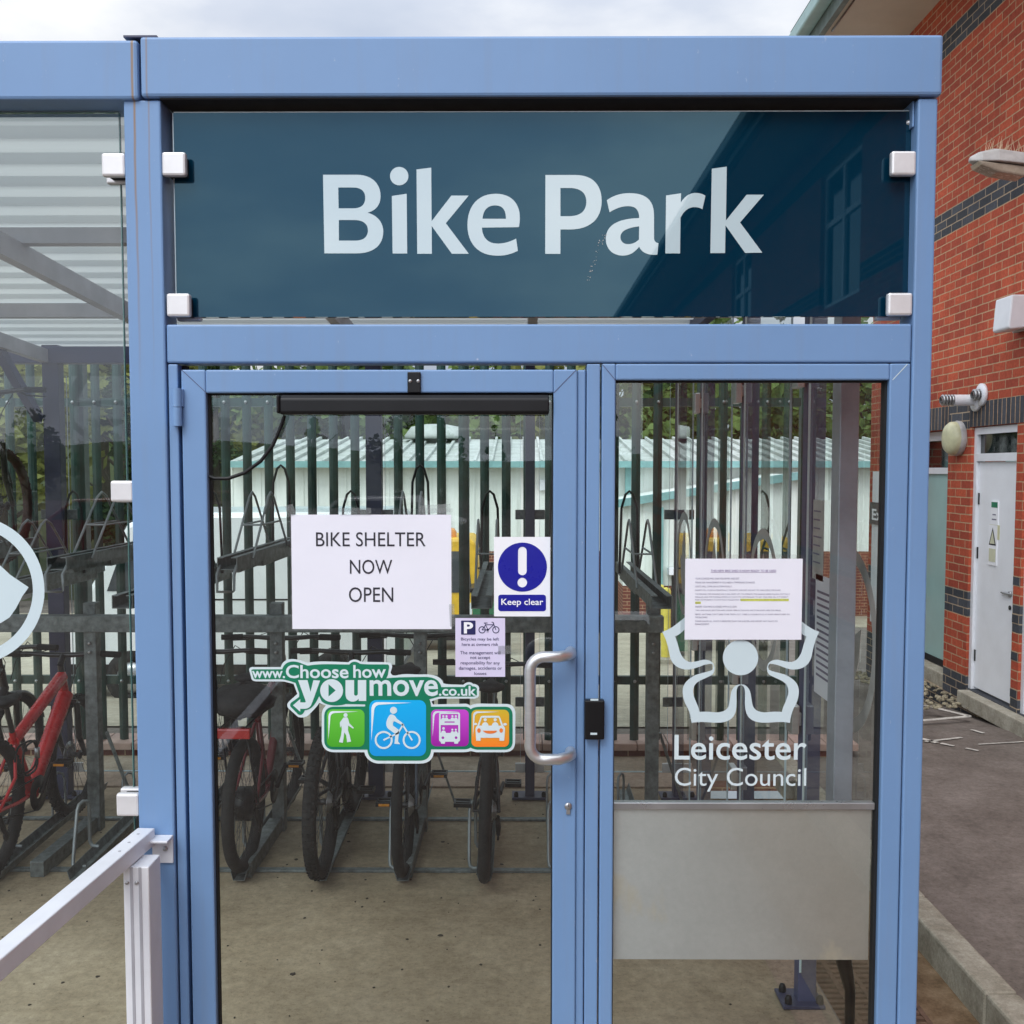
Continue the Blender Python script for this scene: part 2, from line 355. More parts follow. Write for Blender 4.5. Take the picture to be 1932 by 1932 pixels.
def leaf_mat(name, a, b_):
    m, nt, out = newmat(name)
    d = N(nt, 'ShaderNodeBsdfPrincipled', Roughness=0.6)
    d.inputs['Specular IOR Level'].default_value = 0.2
    oi = nt.nodes.new('ShaderNodeNewGeometry')
    n1 = noise(nt, oi.outputs['Position'], 0.8, 5); n2 = noise(nt, oi.outputs['Position'], 7, 2)
    r = ramp(nt, [(0.3, a), (0.7, b_)]); nt.links.new(mathn(nt, 'MULTIPLY_ADD', n2, 0.4, mathn(nt, 'MULTIPLY', n1, 0.6)), r.inputs[0])
    nt.links.new(r.outputs[0], d.inputs['Base Color'])
    t = nt.nodes.new('ShaderNodeBsdfTranslucent'); nt.links.new(r.outputs[0], t.inputs[0])
    ms = N(nt, 'ShaderNodeMixShader'); ms.inputs[0].default_value = 0.3
    nt.links.new(d.outputs[0], ms.inputs[1]); nt.links.new(t.outputs[0], ms.inputs[2])
    nt.links.new(ms.outputs[0], out.inputs[0]); return m
M['leaf1'] = leaf_mat('leaves_mid_green', (0.06, 0.11, 0.03), (0.22, 0.30, 0.09))
M['leaf2'] = leaf_mat('leaves_dark_green', (0.015, 0.035, 0.012), (0.055, 0.095, 0.030))
M['leaf3'] = leaf_mat('leaves_yellow_green', (0.10, 0.12, 0.03), (0.34, 0.35, 0.11))
M['hill'] = leaf_mat('scrub_bank', (0.03, 0.05, 0.015), (0.11, 0.13, 0.04))

# ------------------------------------------------------------------ object helpers
def tag(o, label=None, cat=None, group=None, kind=None):
    if label: o['label'] = label
    if cat: o['category'] = cat
    if group: o['group'] = group
    if kind: o['kind'] = kind
    return o
def empty(name, loc=(0, 0, 0), rz=0.0):
    o = bpy.data.objects.new(name, None); COL.objects.link(o)
    o.location = loc; o.rotation_euler = (0, 0, rz); o.empty_display_size = 0.1
    return o
def thing(name, label, cat, loc=(0, 0, 0), rz=0.0, group=None):
    return tag(empty(name, loc, rz), label, cat, group)
def rel(parent):
    if parent is None: return Matrix.Identity(4)
    m = Matrix.Identity(4); o = parent
    chain = []
    while o is not None: chain.append(o); o = o.parent
    for o in reversed(chain):
        m = m @ Matrix.Translation(o.location) @ o.rotation_euler.to_matrix().to_4x4()
    return m.inverted()

class MB:
    """collects primitive solids; world=True coordinates are converted to the parent's space on build"""
    def __init__(s): s.v = []; s.f = []; s.sm = []
    def add(s, vs, fs, smooth=False):
        o = len(s.v); s.v += [Vector(p) for p in vs]; s.f += [[i+o for i in f] for f in fs]; s.sm += [smooth]*len(fs); return s
    def box(s, x0, x1, y0, y1, z0, z1):
        x0, x1 = min(x0, x1), max(x0, x1); y0, y1 = min(y0, y1), max(y0, y1); z0, z1 = min(z0, z1), max(z0, z1)
        vs = [(x0, y0, z0), (x1, y0, z0), (x1, y1, z0), (x0, y1, z0), (x0, y0, z1), (x1, y0, z1), (x1, y1, z1), (x0, y1, z1)]
        return s.add(vs, [(0, 3, 2, 1), (4, 5, 6, 7), (0, 1, 5, 4), (1, 2, 6, 5), (2, 3, 7, 6), (3, 0, 4, 7)])
    def obox(s, a, b, w, h, up=(0, 0, 1)):
        """bar from a to b, width w (sideways), height h"""
        a = Vector(a); b = Vector(b); d = (b-a).normalized(); up = Vector(up)
        sd = d.cross(up); sd = sd.normalized() if sd.length > 1e-6 else Vector((1, 0, 0))
        u = sd.cross(d).normalized()
        vs = []
        for p in (a, b):
            for i, j in ((-1, -1), (1, -1), (1, 1), (-1, 1)): vs.append(p+sd*(w/2*i)+u*(h/2*j))
        return s.add(vs, [(0, 1, 2, 3), (7, 6, 5, 4), (0, 4, 5, 1), (1, 5, 6, 2), (2, 6, 7, 3), (3, 7, 4, 0)])
    def tube(s, pts, r, seg=8, closed=False, cap=True):
        pts = [Vector(p) for p in pts]; n = len(pts); rr = r if isinstance(r, (list, tuple)) else [r]*n
        rings = []; prev = None
        for i, p in enumerate(pts):
            if closed: t = (pts[(i+1) % n]-pts[i-1])
            elif i == 0: t = pts[1]-p
            elif i == n-1: t = p-pts[i-1]
            else: t = (pts[i+1]-p).normalized()+(p-pts[i-1]).normalized()
            t = t.normalized() if t.length > 1e-9 else Vector((0, 0, 1))
            if prev is None:
                a = Vector((1, 0, 0)) if abs(t.x) < 0.9 else Vector((0, 1, 0))
                nrm = (a-t*a.dot(t)).normalized()
            else:
                nrm = (prev-t*prev.dot(t)); nrm = nrm.normalized() if nrm.length > 1e-6 else prev
            prev = nrm; bn = t.cross(nrm)
            rings.append([p+(nrm*math.cos(2*PI*k/seg)+bn*math.sin(2*PI*k/seg))*rr[i] for k in range(seg)])
        vs = [v for rg in rings for v in rg]; fs = []
        m = n if closed else n-1
        for i in range(m):
            for k in range(seg):
                a = i*seg+k; b = i*seg+(k+1) % seg; j = (i+1) % n
                fs.append((a, b, j*seg+(k+1) % seg, j*seg+k))
        s.add(vs, fs, True)
        if cap and not closed:
            s.add(rings[0], [tuple(range(seg))[::-1]]); s.add(rings[-1], [tuple(range(seg))])
        return s
    def cyl(s, a, b, r, seg=16, r2=None): return s.tube([a, b], [r, r if r2 is None else r2], seg)
    def prism(s, poly, axis, c0, c1):
        """poly 2D; axis 'x': (y,z), 'y': (x,z), 'z': (x,y)"""
        def mk(p, c): return {'x': (c, p[0], p[1]), 'y': (p[0], c, p[1]), 'z': (p[0], p[1], c)}[axis]
        n = len(poly); vs = [mk(p, c0) for p in poly]+[mk(p, c1) for p in poly]
        fs = [tuple(range(n)), tuple(range(n, 2*n))[::-1]]+[(i, i+n, (i+1) % n+n, (i+1) % n) for i in range(n)]
        return s.add(vs, fs)
    def ring(s, c, r, w, seg=64, sec=10, axis='x', knob=0, rz=None):
        """torus about an x axis"""
        c = Vector(c); vs = []; fs = []
        rz = rz or w
        for i in range(seg):
            a = 2*PI*i/seg; e = Vector((0, math.cos(a), math.sin(a)))
            for k in range(sec):
                b = 2*PI*k/sec
                vs.append(c+e*(r+math.cos(b)*rz)+Vector((math.sin(b)*w, 0, 0)))
        for i in range(seg):
            for k in range(sec):
                fs.append((i*sec+k, ((i+1) % seg)*sec+k, ((i+1) % seg)*sec+(k+1) % sec, i*sec+(k+1) % sec))
        s.add(vs, fs, True)
        if knob:
            for i in range(knob):
                a = 2*PI*i/knob; e = Vector((0, math.cos(a), math.sin(a))); t = Vector((0, -math.sin(a), math.cos(a)))
                for off, ln in ((-0.62, 0.010), (0.62, 0.010), (0.0 if i % 2 else 0.25, 0.009), (0.0 if i % 2 else -0.25, 0.009)):
                    rad = r+rz*math.sqrt(max(0, 1-off*off))*0.97
                    p = c+e*rad+Vector((off*w, 0, 0))
                    s.obox(p-t*ln*0.6, p+t*ln*0.6, w*0.28, 0.010, up=e)
        return s
    def lathe(s, prof, c, ax=(0, 0, 1), seg=24):
        c = Vector(c); ax = Vector(ax).normalized(); a = Vector((1, 0, 0)) if abs(ax.x) < 0.9 else Vector((0, 1, 0))
        u = (a-ax*a.dot(ax)).normalized(); w = ax.cross(u); vs = []; fs = []
        for r, h in prof:
            for k in range(seg):
                t = 2*PI*k/seg; vs.append(c+ax*h+(u*math.cos(t)+w*math.sin(t))*r)
        for i in range(len(prof)-1):
            for k in range(seg):
                fs.append((i*seg+k, i*seg+(k+1) % seg, (i+1)*seg+(k+1) % seg, (i+1)*seg+k))
        s.add(vs, fs, True)
        return s
    def build(s, name, m, parent=None, bevel=0.0, world=True, label=None):
        me = bpy.data.meshes.new(name); mt = rel(parent) if world else Matrix.Identity(4)
        me.from_pydata([mt @ v for v in s.v], [], s.f)
        for p, k in zip(me.polygons, s.sm): p.use_smooth = k
        me.materials.append(m)
        bm = bmesh.new(); bm.from_mesh(me); bmesh.ops.recalc_face_normals(bm, faces=bm.faces); bm.to_mesh(me); bm.free()
        me.update()
        o = bpy.data.objects.new(name, me); COL.objects.link(o); o.parent = parent
        if bevel > 0:
            b = o.modifiers.new('bevel', 'BEVEL'); b.width = bevel; b.segments = 2; b.limit_method = 'ANGLE'; b.angle_limit = R(40)
            b.harden_normals = False
        if label: o['label'] = label
        return o
def join_objs(): pass

# ------------------------------------------------------------------ flat traced graphics
def parse(path, fn):
    toks = re.findall(r'[MLCZ]|-?\d+\.?\d*', path); out = []; cur = []; i = 0; cmd = None
    while i < len(toks):
        if toks[i] in 'MLCZ':
            cmd = toks[i]; i += 1
            if cmd == 'Z':
                if cur: out.append(cur); cur = []
                continue
            if cmd == 'M' and cur: out.append(cur); cur = []
        if cmd in 'ML': cur.append((float(toks[i]), float(toks[i+1]))); i += 2; 
        elif cmd == 'C':
            p0 = cur[-1]; p1, p2, p3 = [(float(toks[i+2*k]), float(toks[i+2*k+1])) for k in range(3)]; i += 6
            for k in range(1, 13):
                t = k/12; a = (1-t)**3; b = 3*(1-t)**2*t; c = 3*(1-t)*t*t; d = t**3
                cur.append((a*p0[0]+b*p1[0]+c*p2[0]+d*p3[0], a*p0[1]+b*p1[1]+c*p2[1]+d*p3[1]))
        if cmd == 'M': cmd = 'L'
    if cur: out.append(cur)
    return [[fn(*p) for p in pl] for pl in out]
def circ(x, y, r, n=40, fn=lambda a, b: (a, b), rx=None):
    return [fn(x+(rx or r)*math.cos(2*PI*k/n), y+r*math.sin(2*PI*k/n)) for k in range(n)]
def rrect(x0, y0, x1, y1, r, fn):
    out = []
    for cx, cy, a in ((x1-r, y1-r, 0), (x0+r, y1-r, 90), (x0+r, y0+r, 180), (x1-r, y0+r, 270)):
        for k in range(7): t = R(a+15*k); out.append(fn(cx+r*math.cos(t), cy+r*math.sin(t)))
    return out
def stroke(pts, w, fn):
    """thin stroked polyline as separate quads"""
    out = []
    for (x0, y0), (x1, y1) in zip(pts, pts[1:]):
        L = math.hypot(x1-x0, y1-y0) or 1; nx, ny = -(y1-y0)/L*w/2, (x1-x0)/L*w/2
        ex, ey = (x1-x0)/L*w*0.2, (y1-y0)/L*w*0.2
        out.append([fn(x0-ex+nx, y0-ey+ny), fn(x1+ex+nx, y1+ey+ny), fn(x1+ex-nx, y1+ey-ny), fn(x0-ex-nx, y0-ey-ny)])
    return out
def zm(x0, y0, sc):   # zoom-crop pixel -> 1932 px photo pixel
    return lambda x, y: ((x0+x*sc)/1.565217, (y0+y*sc)/1.565217)

def fill_curve(polys2d):
    cu = bpy.data.curves.new('c', 'CURVE'); cu.dimensions = '2D'; cu.fill_mode = 'BOTH'
    for pl in polys2d:
        sp = cu.splines.new('POLY'); sp.points.add(len(pl)-1)
        for q, p in zip(sp.points, pl): q.co = (p[0], p[1], 0, 1)
        sp.use_cyclic_u = True
    o = bpy.data.objects.new('c', cu); COL.objects.link(o); bpy.context.view_layer.update()
    me = bpy.data.meshes.new_from_object(o.evaluated_get(bpy.context.evaluated_depsgraph_get()))
    bpy.data.objects.remove(o); bpy.data.curves.remove(cu)
    vs = [v.co.copy() for v in me.vertices]; fs = [list(p.vertices) for p in me.polygons]
    bpy.data.meshes.remove(me); return vs, fs
class Flat:
    """flat artwork on the plane y=Y, points given as photo pixels (u,v)"""
    def __init__(s, Y): s.Y = Y; s.v = []; s.f = []
    def shapes(s, *polys):
        """one filled figure; polys overlapping = holes"""
        w = [[(lambda q: (q.x, q.z))(at(u, v, s.Y)) for u, v in pl] for pl in polys]
        vs, fs = fill_curve(w); o = len(s.v)
        s.v += [Vector((v.x, s.Y, v.y)) for v in vs]; s.f += [[i+o for i in f] for f in fs]; return s
    def text(s, txt, u0, v0, u1, v1, bold=0.0, v_u1=None):
        vs, fs = text_mesh(txt, bold)
        xs = [v.x for v in vs]; ys = [v.y for v in vs]
        a = at(u0, v0, s.Y); b = at(u1, v1, s.Y); o = len(s.v)
        for v in vs:
            s.v.append(Vector((a.x+(v.x-min(xs))/(max(xs)-min(xs))*(b.x-a.x), s.Y, b.z+(v.y-min(ys))/(max(ys)-min(ys))*(a.z-b.z))))
        s.f += [[i+o for i in f] for f in fs]; return s
    def build(s, name, m, parent=None, label=None):
        me = bpy.data.meshes.new(name); mt = rel(parent)
        me.from_pydata([mt @ v for v in s.v], [], s.f); me.materials.append(m)
        bm = bmesh.new(); bm.from_mesh(me)
        for f in bm.faces:
            if f.normal.y > 0: f.normal_flip()
        bm.to_mesh(me); bm.free()
        o = bpy.data.objects.new(name, me); COL.objects.link(o); o.parent = parent
        if label: o['label'] = label
        return o
_tc = {}
def text_mesh(txt, bold=0.0, res=4):
    key = (txt, bold)
    if key in _tc: return _tc[key]
    cu = bpy.data.curves.new('t', 'FONT'); cu.body = txt; cu.size = 1.0; cu.offset = bold; cu.resolution_u = res
    o = bpy.data.objects.new('t', cu); COL.objects.link(o); bpy.context.view_layer.update()
    me = bpy.data.meshes.new_from_object(o.evaluated_get(bpy.context.evaluated_depsgraph_get()))
    bpy.data.objects.remove(o); bpy.data.curves.remove(cu)
    r = ([v.co.copy() for v in me.vertices], [list(p.vertices) for p in me.polygons]); bpy.data.meshes.remove(me)
    _tc[key] = r; return r

def copy_tree(o, parent=None):
    c = o.copy(); COL.objects.link(c); c.parent = parent
    for ch in [x for x in bpy.data.objects if x.parent == o]: copy_tree(ch, c)
    return c

# ================================================================== THE SETTING
# asphalt / general ground: one big sheet, gently falling away behind the fence
def ground_z(x, y):
    if y < 5.3: return -0.004
    return max(-0.10*(y-5.3), -1.75)-0.004
g = MB()
xs = [-400, -60, -25, -12, -6, -3, 0, 1.2, 1.83, 3.5, 6, 12, 25, 60, 400]
ys = [-400, -60, -25, -12, -6, -2, 0, 2, 4, 5.3, 8, 12, 16, 20, 23, 30, 60, 400]
# a trench for the gutter between x 1.2 and 1.83
vs = []; fs = []
for y in ys:
    for x in xs: vs.append((x, y, ground_z(x, y)))
nx = len(xs)
for j in range(len(ys)-1):
    for i in range(nx-1):
        if xs[i] == 1.2 and -12 <= ys[j] < 4: continue
        fs.append((j*nx+i, j*nx+i+1, (j+1)*nx+i+1, (j+1)*nx+i))
g.add(vs, fs)
tag(g.build('ground', M['asphalt']), kind='structure')
tag(MB().box(1.19, 1.84, -12.05, 4.05, -0.32, -0.14).build('gutter', M['gutter']), kind='structure')
tag(MB().add([(-60, 5.4, 0.0), (2.0, 5.4, 0.0), (2.3, 8, ground_z(0, 8)+.006), (4.5, 20, ground_z(0, 20)+.006), (40, 20, ground_z(0, 20)+.006), (40, 24, -1.73), (-60, 24, -1.73), (-60, 20, ground_z(0, 20)+.006), (-60, 8, ground_z(0, 8)+.006)],
                 [(0, 1, 2, 8), (8, 2, 3, 7), (7, 3, 4, 5, 6)]).build('yard', M['yard']), kind='structure')
# shelter slab
slab = MB(); slab.box(-9, 1.19, -0.6, 3.82, -0.3, 0.0)
tag(slab.build('shelter_floor', M['slab']), kind='structure')
tag(MB().box(-9, 1.19, 3.82, 4.50, -0.3, 0.012).build('pavement', M['slabpink']), kind='structure')
# dividing line of pale concrete strip beside the side wall
tag(MB().add([(1.03, -0.6, 0.004), (1.19, -0.6, 0.004), (1.19, 3.82, 0.004), (1.03, 3.82, 0.004)], [(0, 1, 2, 3)]).build('pavement_edge', M['slabpink']), kind='structure')
# kerb: stones of 0.9 m
kb = MB(); y = -11.5
while y < 4:
    kb.box(1.825, 1.955, y+0.004, y+0.906, -0.22, 0.006); y += 0.91
tag(kb.build('kerb', M['kerb'], bevel=0.012), kind='structure')
gr = thing('drain_grating', 'rusty brown drain grating in the gutter between shelter and kerb', 'grating', (1.45, 0.8, -0.13))
gm = MB()
yy = -1.0
while yy < 2.2:
    gm.box(1.24, 1.62, yy, yy+0.022, -0.135, -0.115); yy += 0.042
for xx in (1.24, 1.33, 1.43, 1.53, 1.60): gm.box(xx, xx+0.02, -1.0, 2.2, -0.137, -0.112)
gm.build('bars', M['grating'], gr)
# parking lines on the asphalt
def ground_pt(u, v, z=0.0):
    d = RM @ Vector(((u-CU)/F, -(v-CV)/F, -1.0)); t = (z-CAMP.z)/d.z; return CAMP+d*t
def road_line(a, b, w, z=0.004):
    A = ground_pt(*a); B = ground_pt(*b); d = (B-A); d.z = 0; d.normalize(); s_ = Vector((-d.y, d.x, 0))*w/2
    return [(A.x+s_.x, A.y+s_.y, z), (B.x+s_.x, B.y+s_.y, z), (B.x-s_.x, B.y-s_.y, z), (A.x-s_.x, A.y-s_.y, z)]
ln = MB()
for a, b, w in (((1740, 1360), (1830, 1352), .05), ((1745, 1331), (1830, 1352), .05), ((1738, 1394), (1768, 1402), .05), ((1745, 1400), (1815, 1392), .03),
                ((1775, 1403), (1800, 1408), .035), ((1822, 1412), (1846, 1417), .03), ((1832, 1377), (1856, 1384), .03), ((1846, 1405), (1932, 1400), .02)):
    ln.add(road_line(a, b, w), [(0, 1, 2, 3)])
tag(ln.build('road_marking', M['line']), kind='structure')
gv = MB()
for k in range(260):
    x = random.uniform(3.3, 3.93); y = random.uniform(6.0, 7.6); r = random.uniform(.015, .035)
    if x > 3.9-(y-6)*0.3+0.1: pass
    gv.lathe([(0.001, -r*.3), (r, 0), (r*.7, r*.5), (0.001, r*.7)], (x, y, 0.0), (random.uniform(-.3, .3), random.uniform(-.3, .3), 1), 6)
tag(gv.build('gravel', M['gravel']), 'loose brown gravel at the foot of the dark brick pier', 'gravel', kind='stuff')

# hills behind and in front
def hill(name, x0, x1, y0, y1, h, base, seed, nx_=40, ny_=16):
    rnd = random.Random(seed); vs = []; fs = []
    for j in range(ny_+1):
        for i in range(nx_+1):
            x = x0+(x1-x0)*i/nx_; t = j/ny_; y = y0+(y1-y0)*t
            z = base+h*math.sin(t*PI/2)*(0.8+0.2*math.sin(i*0.35+seed))+rnd.uniform(-.5, .5)*h*0.08
            vs.append((x, y, z))
    for j in range(ny_):
        for i in range(nx_): a = j*(nx_+1)+i; fs.append((a, a+1, a+nx_+2, a+nx_+1))
    tag(MB().add(vs, fs, True).build(name, M['hill']), kind='structure')
hill('hills', -70, 90, 44, 95, 11.5, -2.0, 3)
hill('hill_bank', -60, -11.0, 26, 60, 9.0, -2.2, 5)
hill('hills', -90, 60, -60, -110, 5.5, -0.5, 9)

# ================================================================== TREES
def leaf_cloud(n, rx, ry, rz, cz, size, seed, conical=False):
    rnd = random.Random(seed); mb = MB(); blobs = []
    for k in range(26):
        if conical:
            h = rnd.random(); rr = (1-h)*0.95; a = rnd.uniform(0, 2*PI); q = rnd.uniform(0.2, 1)*rr
            blobs.append((math.cos(a)*q*rx, math.sin(a)*q*ry, cz+(h*2-1)*rz, 0.30*rx*(1.15-h)))
        else:
            a = rnd.uniform(0, 2*PI); b = math.acos(rnd.uniform(-0.9, 1)); q = rnd.uniform(0.45, 0.95)
            blobs.append((math.cos(a)*math.sin(b)*q*rx, math.sin(a)*math.sin(b)*q*ry, cz+math.cos(b)*q*rz, rnd.uniform(.26, .44)*rx))
    for k in range(n):
        bx, by, bz, br = blobs[rnd.randrange(len(blobs))]
        v = Vector((rnd.gauss(0, 1), rnd.gauss(0, 1), rnd.gauss(0, 1))).normalized()*br*rnd.uniform(.55, 1.08)
        p = Vector((bx, by, bz))+v; s = size*rnd.uniform(.6, 1.4)
        t = Vector((rnd.gauss(0, 1), rnd.gauss(0, 1), rnd.gauss(0, .6))).normalized(); w = t.cross(Vector((rnd.gauss(0, 1), rnd.gauss(0, 1), rnd.gauss(0, 1)))).normalized()
        mb.add([p-t*s, p+w*s*.6, p+t*s, p-w*s*.6], [(0, 1, 2, 3)])
    return mb
def tree_proto(name, label, lm, seed, conical=False, n=3200):
    t = thing(name, label, 'tree')
    rnd = random.Random(seed)
    tr = MB(); tr.tube([(0, 0, -0.5), (0.05, 0, 2), (0.1, 0.05, 5), (0.05, 0, 7)], [.22, .17, .11, .03], 8)
    for k in range(7):
        a = rnd.uniform(0, 2*PI); z = rnd.uniform(2, 5); L = rnd.uniform(1, 2)
        tr.tube([(0.05, 0, z), (math.cos(a)*L*.5, math.sin(a)*L*.5, z+.5), (math.cos(a)*L, math.sin(a)*L, z+1.2)], [.07, .045, .015], 6)
    tr.build('trunk', M['bark'], t, world=False)
    if conical: c = leaf_cloud(n, 1.7, 1.7, 4.0, 4.8, .16, seed, True)
    else: c = leaf_cloud(n, 2.7, 2.7, 3.0, 4.6, .20, seed)
    c.build('crown', lm, t, world=False)
    return t
T1 = tree_proto('broadleaf_tree', 'mid green leafy tree rising behind the white warehouse roof', M['leaf1'], 11)
T2 = tree_proto('conifer_tree', 'dark narrow conifer standing behind the white warehouse', M['leaf2'], 12, True)
T3 = tree_proto('broadleaf_tree', 'yellow green bushy tree on the bank', M['leaf3'], 13)
used = set()
def put(proto, x, y, z, s, rz, label, group):
    if proto.name not in used: used.add(proto.name); o = proto
    else: o = copy_tree(proto)
    o.location = (x, y, z); o.scale = (s, s, s); o.rotation_euler = (0, 0, rz); o['label'] = label; o['group'] = group
    return o
rnd = random.Random(5)
k = 0
for i, x in enumerate([-15, -11.5, -8, -4.8, -1.4, 2, 5, 8.5, 12, 15.5, 19, 23]):
    pr = (T1, T3, T1, T2, T1, T3, T1, T1, T2, T1, T3, T1)[i]
    put(pr, x+rnd.uniform(-.5, .5), 41+rnd.uniform(-2, 3), -2.2, rnd.uniform(1.1, 1.45), rnd.uniform(0, 6),
        ('mid green leafy tree rising behind the white warehouse roof' if pr is T1 else 'yellow green leafy tree rising behind the white warehouse roof' if pr is T3 else 'dark narrow conifer rising behind the white warehouse roof'), 'trees beyond the warehouse')
for i, (x, y) in enumerate([(-20, 27), (-16.8, 26), (-13.9, 25), (-11.4, 27), (-22, 31), (-17, 31), (-14, 32), (-10.5, 33), (-26, 28)]):
    pr = (T3, T1, T3, T2)[i % 4]
    put(pr, x, y, -1.6+(y-25)*.35, rnd.uniform(.75, 1.1), rnd.uniform(0, 6),
        ('yellow green bushy tree on the bank beyond the palisade fence at left' if pr is T3 else 'mid green bushy tree on the bank beyond the palisade fence at left' if pr is T1 else 'dark narrow conifer on the bank beyond the palisade fence at left'), 'trees on the left bank')
for i, x in enumerate([-27, -21, -15, -9.5, -5, -1, 4.5, 9, 16, 24]):
    pr = (T2, T1, T2, T2, T1, T2, T2, T1, T2, T1)[i]
    put(pr, x, -44+rnd.uniform(-3, 3), -.3, rnd.uniform(.55, .85), rnd.uniform(0, 6),
        ('dark conifer across the road, reflected in the door glass' if pr is T2 else 'leafy tree across the road, reflected in the door glass'), 'trees across the road behind the viewer')

# ================================================================== WAREHOUSE
wy = 23.3
wh = thing('warehouse', 'long white clad warehouse with pale ribbed roof and teal gutter behind the fence', 'building', (0, wy, -1.7))
wx0, wx1 = X(436, 900, wy), 16.0
ez = Z(877, wy); gz = -1.75
MB().box(wx0, wx1, wy, wy+12, Z(1040, wy), ez).build('wall', M['cladding'], wh)
rb = MB(); x = wx0
while x < wx1: rb.box(x, x+.045, wy-.035, wy, Z(1040, wy), ez); x += .36
rb.build('cladding_ribs', M['cladding'], wh)
MB().box(wx0, wx1, wy-.04, wy+11.9, gz-.2, Z(1040, wy)-.002).build('plinth', M['bricklow'], wh)
rz_ = Z(829, wy+6)
rf = MB(); hip = X(524, 829, wy+6)
rf.add([(wx0-.02, wy-.35, ez+.05), (wx1, wy-.35, ez+.05), (wx1, wy+6, rz_), (hip, wy+6, rz_)], [(0, 1, 2, 3)])
rf.add([(wx0-.02, wy-.35, ez+.05), (hip, wy+6, rz_), (wx0-.2, wy+12.3, ez+.05)], [(0, 1, 2)])
x = wx0+.3
while x < wx1:
    # rib up the slope
    t1 = 1.0
    top = (x, wy+6, rz_+.05)
    if x < hip:
        t1 = (x-wx0+.2)/(hip-wx0+.2)
        top = (x, wy-.35+t1*6.35, ez+.05+t1*(rz_-ez-.05)+.05)
    rf.obox((x, wy-.35, ez+.09), top, .07, .07); x += .42
rf.build('roof', M['asbestos'], wh)
MB().box(wx0-.04, wx1, wy-.52, wy-.36, ez-.07, ez+.09).build('gutter', M['tealgutter'], wh)
vz = at(825, 828, wy+6)
MB().lathe([(.38, -.25), (.42, 0), (.95, 0.02), (.95, .12), (.75, .38), (.3, .46), (.001, .46)], (vz.x, wy+5.4, rz_-.02), seg=20).build('roof_vent', M['asbestos'], wh)
for uu in (1184, ): MB().box(X(uu, 900, wy)-.07, X(uu, 900, wy)+.07, wy-.16, wy-.05, ez-2.1, ez-.05).build('downpipe', M['tealgutter'], wh)
MB().box(X(1018, 950, wy), X(1030, 950, wy), wy-.12, wy-.04, Z(925, wy), Z(905, wy)).build('meter_box', M['upvc'], wh)
# small annex with a sloping verge
ay = 19.5
an = thing('annex', 'low white annex with sloping teal verge and brick base beside the warehouse', 'building', (3, ay, -1.4))
ax0, ax1 = X(1176, 950, ay), X(1300, 950, ay)+2.5
za, zb = Z(948, ay), Z(895, ay)
MB().prism([(ax0, Z(1105, ay)), (ax1, Z(1105, ay)), (ax1, zb), (ax0, za)], 'y', ay, ay+3.6).build('wall', M['cladding'], an)
rb = MB(); x = ax0+.1
while x < ax1-.1:
    rb.box(x, x+.04, ay-.03, ay, Z(1105, ay), za+(x-ax0)/(ax1-ax0)*(zb-za)-.05); x += .33
rb.build('cladding_ribs', M['cladding'], an)
MB().box(ax0, ax1, ay-.03, ay+3.6, -1.9, Z(1105, ay)-.002).build('plinth', M['bricklow'], an)
MB().obox((ax0-.15, ay-.1, za-.02), (ax1, ay-.1, zb), .25, .16).build('verge', M['tealgutter'], an)
MB().box(ax0+.75, ax0+.85, ay-.14, ay-.04, -1.6, za-.1).build('downpipe', M['tealgutter'], an)
dr = MB().box(ax0+1.05, ax0+1.75, ay-.06, ay-.032, -1.5, Z(1085, ay)).build('door', M['winglass'], an)
MB().box(ax0+.95, ax0+1.9, ay-.3, ay-.031, Z(1082, ay), Z(1070, ay)).build('door_canopy', M['upvc'], an)

# ================================================================== VEHICLES IN THE YARD
def vehicle_wheel(parent, c, r, w):
    t = MB().ring(c, r*.72, w/2, 28, 10, rz=r*.28)
    t.v = [Vector((p.x, p.y, p.z)) for p in t.v]
    return t
def rot_to_y(mb, c):
    """turn a wheel built about the x axis so that it rolls along x"""
    c = Vector(c); mb.v = [Vector((c.x-(p.y-c.y), c.y+(p.x-c.x), p.z)) for p in mb.v]; return mb
vy = 7.25; vg = ground_z(0, vy+.8)
van = thing('parked_van', 'small white van parked sideways in the yard behind the fence', 'van', (-3, vy+.8, vg))
vx0, vx1 = X(118, 1000, vy), X(757, 1000, vy); vt = Z(966, vy)
L = vx1-vx0
prof = [(vx0, vg+.35), (vx0-.02, vg+.75), (vx0+.12, vg+.98), (vx0+.62, vt-.12), (vx0+.85, vt-.01), (vx1-.15, vt), (vx1-.03, vt-.12), (vx1, vg+.9), (vx1, vg+.32)]
body = MB().prism(prof, 'y', vy, vy+1.65).build('body', M['whitevan'], van, bevel=.05)
MB().prism([(vx0+.42, vg+1.14), (vx0+.58, vt-.34), (vx0+.70, vt-.34), (vx0+.72, vg+1.14)], 'y', vy-.006, vy+.02).build('side_window', M['carglass'], van)
MB().prism([(vx0+.10, vg+1.0), (vx0+.13, vg+1.0), (vx0+.60, vt-.16), (vx0+.57, vt-.14)], 'y', vy+.12, vy+1.5).build('windscreen', M['carglass'], van)
MB().box(vx0+1.08, vx0+1.10, vy-.004, vy+.01, vg+.4, vt-.15).box(vx0+1.08, vx1-.3, vy-.004, vy+.01, vg+1.05, vg+1.065).build('door_seam', M['gap'], van)
MB().box(vx0-.03, vx1+.03, vy-.015, vy+1.66, vg+.28, vg+.42).build('bumper', M['black'], van)
MB().prism([(vx0+2.2, vt-.28), (vx1-.5, vt-.17), (vx1-.5, vt-.06), (vx0+2.25, vt-.12)], 'y', vy-.007, vy+.01).build('stripe', M['t_smile'], van)
bz = MB().ring((0, 0, 0), .15, .03, 24, 8); bz = MB()
